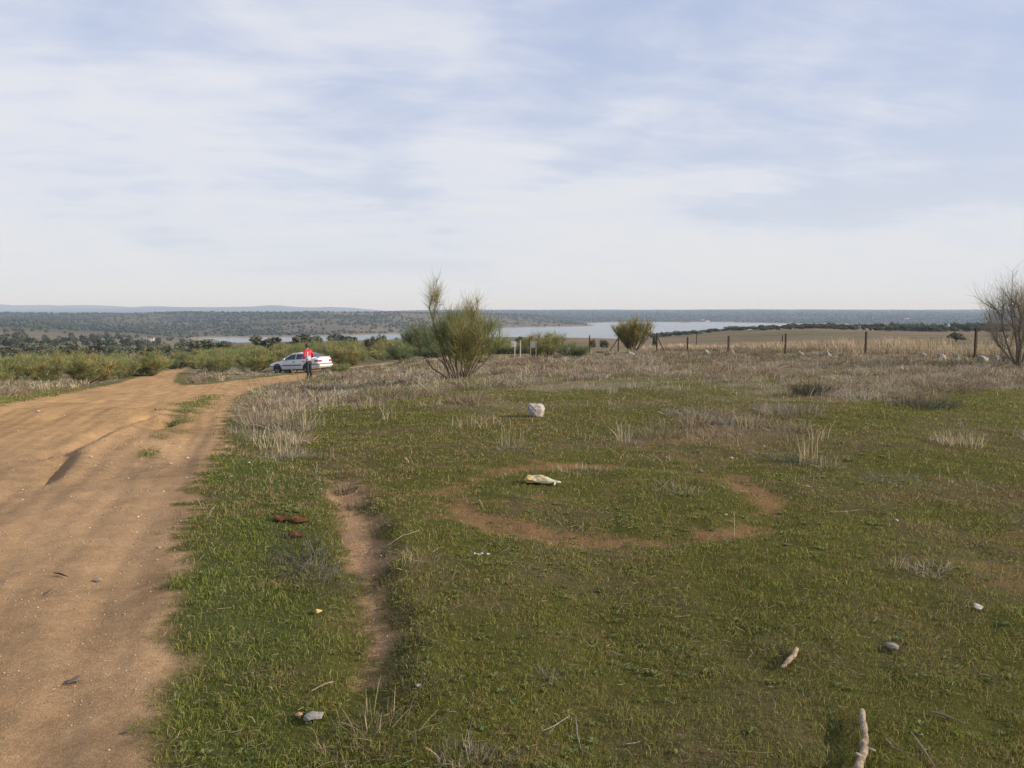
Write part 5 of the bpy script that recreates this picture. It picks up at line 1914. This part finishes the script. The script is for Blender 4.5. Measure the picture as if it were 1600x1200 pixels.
# ------------------------------------------------------------------ parked car
M_PAINT = flat_mat('white_car_paint', (0.66, 0.68, 0.70), 0.28, 0, (0.60, 0.61, 0.62), 1.5, 0.5, 0.6)
M_GLASS = flat_mat('tinted_car_glass', (0.018, 0.024, 0.028), 0.06, 0, (0.03, 0.036, 0.04), 1.0, 0.7)
M_BLACK = flat_mat('black_plastic', (0.022, 0.022, 0.025), 0.6)
M_TYRE = flat_mat('tyre_rubber', (0.022, 0.020, 0.019), 0.85, 0, (0.05, 0.042, 0.034), 6)
M_RIM = flat_mat('dusty_alloy', (0.30, 0.285, 0.27), 0.45, 0.4, (0.20, 0.18, 0.16), 6)
M_TAIL = flat_mat('red_lamp_lens', (0.42, 0.015, 0.02), 0.2, 0, (0.30, 0.01, 0.015), 12)
M_CLEAR = flat_mat('clear_lamp_lens', (0.60, 0.62, 0.64), 0.15, 0.2)
M_PLATE = flat_mat('number_plate', (0.72, 0.72, 0.66), 0.5)

ST_X = [2.24, 2.17, 2.0, 1.6, 1.1, .85, 0.3, -.4, -1.0, -1.45, -1.72, -2.0, -2.18, -2.27]
ST_W = [.55, .70, .79, .84, .855, .86, .86, .86, .86, .855, .84, .82, .77, .70]
ST_B = [.34, .25, .21, .20, .19, .19, .19, .19, .19, .20, .22, .26, .31, .38]
ST_S = [.52, .60, .67, .76, .83, .86, .89, .91, .94, .96, .97, .97, .95, .86]
ST_T = [.56, .65, .73, .83, .90, .94, .95, .97, .99, 1.02, 1.04, 1.06, 1.04, .92]


def body_y(x, z):
    """Half width of the body side at station x and height z."""
    xs = ST_X[::-1]
    w = np.interp(x, xs, ST_W[::-1])
    b = np.interp(x, xs, ST_B[::-1])
    s = np.interp(x, xs, ST_S[::-1])
    f = (z - b) / max(s - b, .05)
    return w * np.interp(f, [0, .12, .35, .62, .85, 1.0], [.90, .965, 1.0, 1.0, .975, .93])


def build_car():
    px_, py_ = at(469.5, 57)
    z0 = gz(px_, py_)
    rz = R(180 - 25)
    # sit level on the four wheels
    o = empty('car', (px_, py_, z0 + 0.005), rz, 'white saloon car parked where the dirt road bends, seen from its rear corner', 'car')

    bm = bmesh.new()
    rings = []
    fr = [0, .12, .35, .62, .85, 1.0]
    for x, w, b, s, t in zip(ST_X, ST_W, ST_B, ST_S, ST_T):
        half = [(0.0, b)] + [(float(body_y(x, b + (s - b) * f)), b + (s - b) * f) for f in fr] + [(w * .86, s + (t - s) * .55), (w * .55, t - .005), (0.0, t + .006)]
        ring = [(y, z) for y, z in half] + [(-y, z) for y, z in half[-2:0:-1]]
        rings.append([bm.verts.new((x, y, z)) for y, z in ring])
    n = len(rings[0])
    for i in range(len(rings) - 1):
        for k in range(n):
            bm.faces.new((rings[i][k], rings[i][(k + 1) % n], rings[i + 1][(k + 1) % n], rings[i + 1][k]))
    bm.faces.new(rings[0])
    bm.faces.new(rings[-1])
    bm_mesh('body', bm, M_PAINT, o, True)

    # cabin
    GX = [.95, .55, .18, -.35, -.85, -1.22, -1.55, -1.86]
    GT = [.94, 1.20, 1.365, 1.415, 1.395, 1.29, 1.15, 1.02]

    def gw(z):
        return .80 - max(z - .93, 0) / .48 * .215
    bm = bmesh.new()
    rings = []
    for x, t in zip(GX, GT):
        base = .90
        half = [(gw(base), base)]
        for f in (.35, .7, .93):
            zz = base + (t - base) * f
            half.append((gw(zz), zz))
        half += [(gw(t) - .05, t - .002), (gw(t) * .5, t + .018), (0, t + .022)]
        ring = half + [(-y, z) for y, z in half[-2::-1]]
        rings.append([bm.verts.new((x, y, z)) for y, z in ring])
    n = len(rings[0])
    for i in range(len(rings) - 1):
        for k in range(n - 1):
            bm.faces.new((rings[i][k], rings[i][k + 1], rings[i + 1][k + 1], rings[i + 1][k]))
    bm.faces.new(rings[0])
    bm.faces.new(rings[-1])
    bm_mesh('cabin', bm, M_PAINT, o, True)

    def top_at(x):
        return float(np.interp(x, GX[::-1], GT[::-1]))

    def sidepane(name, poly, sgn, mat=M_GLASS, off=.012, parent=o):
        b2 = bmesh.new()
        outer = [b2.verts.new((x, sgn * (gw(z) + off), z)) for x, z in poly]
        inner = [b2.verts.new((x, sgn * (gw(z) - .01), z)) for x, z in poly]
        b2.faces.new(outer if sgn < 0 else outer[::-1])
        m_ = len(poly)
        for k in range(m_):
            b2.faces.new((outer[k], outer[(k + 1) % m_], inner[(k + 1) % m_], inner[k]))
        return bm_mesh(name, b2, mat, parent)

    for sgn in (1, -1):
        sidepane('window', [(.74, .945), (.52, 1.10), (.20, 1.275), (-.22, 1.325), (-.25, .955)], sgn)
        sidepane('window', [(-.32, .958), (-.30, 1.325), (-.80, 1.305), (-1.08, 1.215), (-1.12, .985)], sgn)
        sidepane('window', [(-1.17, .99), (-1.13, 1.19), (-1.42, 1.045), (-1.46, 1.01)], sgn)

    def slope(name, xs, zs, mat=M_GLASS):
        b2 = bmesh.new()
        rows = []
        for x, z in zip(xs, zs):
            hw = gw(z) - .075
            rows.append([b2.verts.new((x, y, z + .028 + .006 * (1 - (y / hw) ** 2))) for y in np.linspace(-hw, hw, 7)])
        for i in range(len(rows) - 1):
            for k in range(6):
                b2.faces.new((rows[i][k], rows[i][k + 1], rows[i + 1][k + 1], rows[i + 1][k]))
        return bm_mesh(name, b2, mat, o, True)
    slope('windscreen', [.90, .55, .25], [.972, 1.20, 1.335])
    slope('rear_window', [-.98, -1.22, -1.55, -1.80], [1.365, 1.29, 1.15, 1.046])

    # doors: thin skins proud of the body, with their seams showing as dark gaps
    def door(x0, x1, sgn, hx):
        b2 = bmesh.new()
        gx = np.linspace(x0, x1, 8)
        gzs = np.linspace(.27, .885, 8)
        vs = [[b2.verts.new((x, sgn * (float(body_y(x, z)) + .006), z)) for z in gzs] for x in gx]
        for i in range(7):
            for k in range(7):
                b2.faces.new((vs[i][k], vs[i + 1][k], vs[i + 1][k + 1], vs[i][k + 1]))
        dob = bm_mesh('door', b2, M_PAINT, o, True)
        b2 = bmesh.new()
        yy = float(body_y(hx, .80))
        add_box(b2, (hx - .10, min(sgn * (yy - .005), sgn * (yy + .035)), .775), (hx + .10, max(sgn * (yy - .005), sgn * (yy + .035)), .815), .008)
        bm_mesh('handle', b2, M_BLACK, dob)

    def strip(name, x0, x1, z, h, sgn, mat, off=.018):
        b2 = bmesh.new()
        gx = np.linspace(x0, x1, 12)
        prof = [(-h / 2, 0), (-h / 2, off), (h / 2, off), (h / 2, 0)]
        vs = [[b2.verts.new((x, sgn * (float(body_y(x, z + dz)) + dy), z + dz)) for dz, dy in prof] for x in gx]
        for i in range(len(gx) - 1):
            for k in range(3):
                b2.faces.new((vs[i][k], vs[i][k + 1], vs[i + 1][k + 1], vs[i + 1][k]))
        b2.faces.new(vs[0])
        b2.faces.new(vs[-1])
        return bm_mesh(name, b2, mat, o)

    for sgn in (1, -1):
        door(-.27, .86, sgn, -.14)
        door(-1.20, -.30, sgn, -1.05)
        strip('side_trim', -.86, .92, .545, .055, sgn, M_BLACK, .022)
        strip('bumper_trim', -2.22, -1.72, .575, .05, sgn, M_BLACK, .016)
        strip('bumper_trim', 1.72, 2.16, .50, .05, sgn, M_BLACK, .016)
        strip('sill', -.95, 1.05, .225, .07, sgn, M_BLACK, .012)
        strip('tail_light', -2.21, -1.97, .80, .13, sgn, M_TAIL, .012)
        strip('headlight', 2.03, 2.19, .585, .10, sgn, M_CLEAR, .012)
        b2 = bmesh.new()
        yy = sgn * (gw(.98) + .01)
        add_tube(b2, [(.62, yy, .965), (.64, yy + sgn * .09, .985)], [.03, .03], 6)
        add_box(b2, (.58, min(yy + sgn * .06, yy + sgn * .20), .94), (.68, max(yy + sgn * .06, yy + sgn * .20), 1.06), .025)
        bm_mesh('mirror', b2, M_PAINT, o, True)

    # rear face
    def rear_x(z):
        return float(np.interp(z, [.38, .86, .92, 1.04], [-2.27, -2.27, -2.26, -2.19]))

    def rear_box(name, y0, y1, z0_, z1_, t, mat, bev=.01):
        b2 = bmesh.new()
        add_box(b2, (rear_x((z0_ + z1_) / 2) - t, y0, z0_), (rear_x((z0_ + z1_) / 2) + .03, y1, z1_), bev)
        return bm_mesh(name, b2, mat, o)
    for sgn in (1, -1):
        rear_box('tail_light', min(sgn * .40, sgn * .70), max(sgn * .40, sgn * .70), .735, .865, .025, M_TAIL)
    rear_box('bumper', -.74, .74, .40, .60, .07, M_PAINT, .04)
    rear_box('bumper_trim', -.735, .735, .555, .60, .085, M_BLACK, .012)
    rear_box('number_plate', -.26, .26, .645, .755, .018, M_PLATE, .004)
    b2 = bmesh.new()
    add_box(b2, (-2.24, -.62, 1.05), (-2.02, .62, 1.085), .014)
    bm_mesh('boot_spoiler', b2, M_PAINT, o)
    b2 = bmesh.new()
    add_tube(b2, [(-2.0, -.45, .27), (-2.31, -.45, .265)], .03, 8)
    bm_mesh('exhaust', b2, M_BLACK, o, True)
    b2 = bmesh.new()
    add_box(b2, (2.19, -.5, .36), (2.27, .5, .47), .02)
    bm_mesh('grille', b2, M_BLACK, o)
    b2 = bmesh.new()
    add_box(b2, (-1.9, -.72, .17), (1.9, .72, .26))
    bm_mesh('underbody', b2, M_BLACK, o)

    # wheels in dark arches
    for wx in (1.36, -1.32):
        for sgn in (1, -1):
            yo = float(body_y(wx, .5))
            b2 = bmesh.new()
            m_ = 28
            ring_o, ring_i = [], []
            for k in range(m_ + 1):
                a = R(-18) + R(216) * k / m_
                ring_o.append((wx + math.cos(a) * .385, .315 + math.sin(a) * .385))
            vs = [b2.verts.new((x, sgn * (float(body_y(x, max(z, .24))) + .009), z)) for x, z in ring_o]
            c = b2.verts.new((wx, sgn * (yo + .009), .30))
            for k in range(m_):
                b2.faces.new((vs[k], vs[k + 1], c))
            bm_mesh('wheel_arch', b2, M_BLACK, o)
            wo_ = bpy.data.objects.new('wheel', None)
            COL.objects.link(wo_)
            wo_.parent = o
            wo_.location = (wx, sgn * (yo - .075), .305)
            b2 = bmesh.new()
            prof = [(-.09, .20), (-.095, .27), (-.075, .298), (-.03, .305), (.03, .305), (.075, .298), (.098, .27), (.098, .215), (.08, .20)]
            sg = 32
            rg = [[b2.verts.new((math.cos(2 * math.pi * k / sg) * r, sgn * y, math.sin(2 * math.pi * k / sg) * r)) for k in range(sg)] for y, r in prof]
            for i in range(len(rg) - 1):
                for k in range(sg):
                    b2.faces.new((rg[i][k], rg[i][(k + 1) % sg], rg[i + 1][(k + 1) % sg], rg[i + 1][k]))
            bm_mesh('tyre', b2, M_TYRE, wo_, True)
            b2 = bmesh.new()
            prof = [(.082, .205), (.078, .18), (.062, .15), (.072, .06), (.078, .03)]
            rg = [[b2.verts.new((math.cos(2 * math.pi * k / sg) * r, sgn * (y - (.016 if (k % 4 < 1 and .05 < r < .19) else 0)), math.sin(2 * math.pi * k / sg) * r)) for k in range(sg)] for y, r in prof]
            for i in range(len(rg) - 1):
                for k in range(sg):
                    b2.faces.new((rg[i][k], rg[i][(k + 1) % sg], rg[i + 1][(k + 1) % sg], rg[i + 1][k]))
            b2.faces.new(rg[-1])
            bm_mesh('rim', b2, M_RIM, wo_)
    # rest on the slope: tilt to the ground under the wheels
    ca, sa = math.cos(rz), math.sin(rz)

    def gw_(lx, ly):
        return gz(px_ + lx * ca - ly * sa, py_ + lx * sa + ly * ca)
    zf = (gw_(1.36, .75) + gw_(1.36, -.75)) / 2
    zr = (gw_(-1.32, .75) + gw_(-1.32, -.75)) / 2
    zl = (gw_(1.36, .75) + gw_(-1.32, .75)) / 2
    zrt = (gw_(1.36, -.75) + gw_(-1.32, -.75)) / 2
    pitch = math.atan2(zf - zr, 2.68)
    roll = math.atan2(zl - zrt, 1.5)
    o.rotation_euler = (roll, -pitch, rz)
    o.location.z = (zf + zr) / 2 - 0.01


build_car()


# ------------------------------------------------------------------ person in the red jacket
def skin_obj(name, pts, edges, mat, parent, levels=2, root=0):
    """One continuous surface grown round a skeleton: pts = [(x, y, z, radius)]."""
    me = bpy.data.meshes.new(name)
    me.from_pydata([q[:3] for q in pts], edges, [])
    o = link(name, me, mat, parent)
    md = o.modifiers.new('skin', 'SKIN')
    md.use_smooth_shade = True
    for i, q in enumerate(pts):
        s = me.skin_vertices[0].data[i]
        s.radius = (q[3], q[4] if len(q) > 4 else q[3])
        s.use_root = (i == root)
    sb = o.modifiers.new('sub', 'SUBSURF')
    sb.levels = levels
    sb.render_levels = levels
    return o


def jacket_material():
    mt, t, out = new_mat('red_white_blue_jacket')
    p = node(t, 'ShaderNodeBsdfPrincipled')
    p.inputs['Roughness'].default_value = 0.7
    tcn = node(t, 'ShaderNodeTexCoord')
    s = node(t, 'ShaderNodeSeparateXYZ')
    t.links.new(tcn.outputs['Object'], s.inputs[0])

    def mth(op, a, b):
        n = node(t, 'ShaderNodeMath', operation=op)
        for i, q in enumerate((a, b)):
            if isinstance(q, (int, float)):
                n.inputs[i].default_value = q
            else:
                t.links.new(q, n.inputs[i])
        return n.outputs[0]
    ax = mth('ABSOLUTE', mth('ADD', s.outputs[0], 0.035), 0)
    blue = mth('MULTIPLY', mth('LESS_THAN', ax, 0.075), mth('MULTIPLY', mth('LESS_THAN', s.outputs[2], 1.17), mth('LESS_THAN', s.outputs[1], 0.03)))
    ax2 = mth('ABSOLUTE', mth('ADD', s.outputs[0], 0.125), 0)
    white = mth('MULTIPLY', mth('LESS_THAN', ax2, 0.03), mth('MULTIPLY', mth('GREATER_THAN', s.outputs[2], 1.0), mth('LESS_THAN', s.outputs[2], 1.36)))
    hem = mth('LESS_THAN', mth('ABSOLUTE', mth('SUBTRACT', s.outputs[2], 1.05), 0), 0.018)
    white = mth('MAXIMUM', white, mth('MULTIPLY', hem, mth('GREATER_THAN', ax, 0.10)))
    white = mth('MAXIMUM', white, mth('GREATER_THAN', s.outputs[1], 0.13))
    m1 = node(t, 'ShaderNodeMix', data_type='RGBA')
    m1.inputs[6].default_value = (0.52, 0.022, 0.045, 1)
    m1.inputs[7].default_value = (0.70, 0.66, 0.66, 1)
    t.links.new(white, m1.inputs[0])
    m2 = node(t, 'ShaderNodeMix', data_type='RGBA')
    m2.inputs[7].default_value = (0.34, 0.50, 0.70, 1)
    t.links.new(m1.outputs[2], m2.inputs[6])
    t.links.new(blue, m2.inputs[0])
    t.links.new(m2.outputs[2], p.inputs['Base Color'])
    t.links.new(p.outputs[0], out.inputs[0])
    return mt


def build_person():
    M_SKIN = flat_mat('skin', (0.42, 0.24, 0.165), 0.55, 0, (0.38, 0.21, 0.145), 10)
    M_HAIR = flat_mat('dark_hair', (0.020, 0.014, 0.011), 0.6)
    M_TROU = flat_mat('dark_trousers', (0.028, 0.034, 0.036), 0.85, 0, (0.018, 0.022, 0.024), 8)
    M_SHOE = flat_mat('brown_boot', (0.055, 0.035, 0.025), 0.7)
    x, y = at(483, 41)
    z = gz(x, y)
    o = empty('person', (x, y, z), R(58), 'person in a red and white jacket and dark trousers standing beside the white car', 'person')
    # forward is +y, elbows bent, hands held in front of the waist
    pts = [(0, 0, .96, .13, .10), (0, .005, 1.10, .125, .095), (0, .03, 1.27, .145, .105), (0, .05, 1.41, .13, .09), (0, .075, 1.475, .055, .055), (0, .10, 1.54, .055, .06),
           (0, .115, 1.60, .078, .09), (0, .115, 1.66, .080, .095), (0, .105, 1.715, .055, .065)]
    edges = [(i, i + 1) for i in range(8)]

    def chain(start, seq):
        prev = start
        for q in seq:
            pts.append(q)
            edges.append((prev, len(pts) - 1))
            prev = len(pts) - 1
        return prev
    # nose and chin
    chain(6, [(0, .215, 1.605, .014)])
    chain(5, [(0, .175, 1.555, .028)])
    for s in (1, -1):
        chain(6, [(s * .082, .105, 1.615, .016)])
        chain(0, [(s * .095, .005, .88, .085), (s * .105, .03 if s > 0 else -.01, .50, .058), (s * .11, -.03 if s > 0 else -.05, .27, .050), (s * .115, -.02 if s > 0 else -.05, .09, .036), (s * .125, .10 if s > 0 else .07, .035, .034)])
        wrist = chain(3, [(s * .17, .05, 1.405, .062), (s * .27, .0, 1.25, .048), (s * .315, .01, 1.13, .042), (s * .25, .16, 1.09, .036), (s * .19, .245, 1.08, .027), (s * .165, .30, 1.075, .034, .02)])
        palm = len(pts) - 1
        hx, hy, hz_ = s * .15, .345, 1.072
        for k, (dx, ln, r) in enumerate(((.030, .060, .0085), (.011, .072, .009), (-.009, .068, .009), (-.027, .052, .008))):
            chain(palm, [(hx + dx, hy + .010, hz_, r), (hx + dx - s * .01, hy + .015 + ln * .5, hz_ - .018, r * .95), (hx + dx - s * .015, hy + ln * .7, hz_ - .045, r * .85)])
        chain(palm - 1, [(hx - s * .045, hy - .04, hz_ + .012, .010), (hx - s * .07, hy - .005, hz_ + .005, .009)])
    body = skin_obj('body', pts, edges, M_SKIN, o)
    # jacket
    jp = [(0, .0, .93, .165, .125), (0, .005, 1.10, .165, .125), (0, .03, 1.27, .185, .14), (0, .05, 1.40, .165, .12), (0, .07, 1.475, .075, .075)]
    je = [(0, 1), (1, 2), (2, 3), (3, 4)]
    for s in (1, -1):
        i0 = len(jp)
        jp += [(s * .185, .05, 1.40, .085), (s * .285, -.002, 1.25, .068), (s * .325, .008, 1.125, .064), (s * .255, .155, 1.09, .054), (s * .20, .232, 1.08, .046)]
        je += [(3, i0), (i0, i0 + 1), (i0 + 1, i0 + 2), (i0 + 2, i0 + 3), (i0 + 3, i0 + 4)]
    skin_obj('jacket', jp, je, jacket_material(), o, 2, 1)
    # hood lying on the back
    hp = [(-.09, -.01, 1.45, .045), (0, -.035, 1.47, .06), (.09, -.01, 1.45, .045)]
    skin_obj('hood', hp, [(0, 1), (1, 2)], flat_mat('red_cloth', (0.50, 0.022, 0.045), 0.75), o, 2, 1)
    tp = [(0, 0, .96, .14, .105), (0, 0, .90, .14, .105)]
    te = [(0, 1)]
    for s in (1, -1):
        i0 = len(tp)
        tp += [(s * .10, .008, .80, .10), (s * .108, .03 if s > 0 else -.01, .50, .078), (s * .112, -.03 if s > 0 else -.05, .28, .070), (s * .117, -.02 if s > 0 else -.05, .085, .068)]
        te += [(1, i0), (i0, i0 + 1), (i0 + 1, i0 + 2), (i0 + 2, i0 + 3)]
    skin_obj('trousers', tp, te, M_TROU, o, 2, 0)
    for s in (1, -1):
        dy = 0 if s > 0 else -.03
        skin_obj('shoe', [(s * .117, -.06 + dy, .055, .045), (s * .118, -.01 + dy, .06, .05), (s * .122, .09 + dy, .045, .045), (s * .127, .16 + dy, .035, .038)], [(0, 1), (1, 2), (2, 3)], M_SHOE, o, 2, 1)
    skin_obj('hair', [(0, .045, 1.62, .062, .055), (0, .055, 1.685, .088, .075), (0, .105, 1.735, .074, .060), (0, .155, 1.735, .05, .035)], [(0, 1), (1, 2), (2, 3)], M_HAIR, o, 2, 1)
    for s in (1, -1):
        bm = bmesh.new()
        bmesh.ops.create_uvsphere(bm, u_segments=10, v_segments=8, radius=.011)
        bm_mesh('eye', bm, flat_mat('eye', (0.04, 0.03, 0.025), 0.2), o, True, (s * .032, .198, 1.635))


build_person()

# ------------------------------------------------------------------ haze over the valley
HAZE_DENSITY = 0.000135


def build_haze():
    bm = bmesh.new()
    add_box(bm, (-24600, -24600, -85), (24600, 24600, 115))
    mt, t, out = new_mat('valley_haze')
    v = node(t, 'ShaderNodeVolumePrincipled')
    v.inputs['Color'].default_value = (0.56, 0.74, 1.0, 1)
    v.inputs['Absorption Color'].default_value = (1, 1, 1, 1)
    v.inputs['Density'].default_value = HAZE_DENSITY
    v.inputs['Anisotropy'].default_value = 0.0
    t.links.new(v.outputs[0], out.inputs['Volume'])
    tag(bm_mesh('haze', bm, mt), kind='stuff')


build_haze()
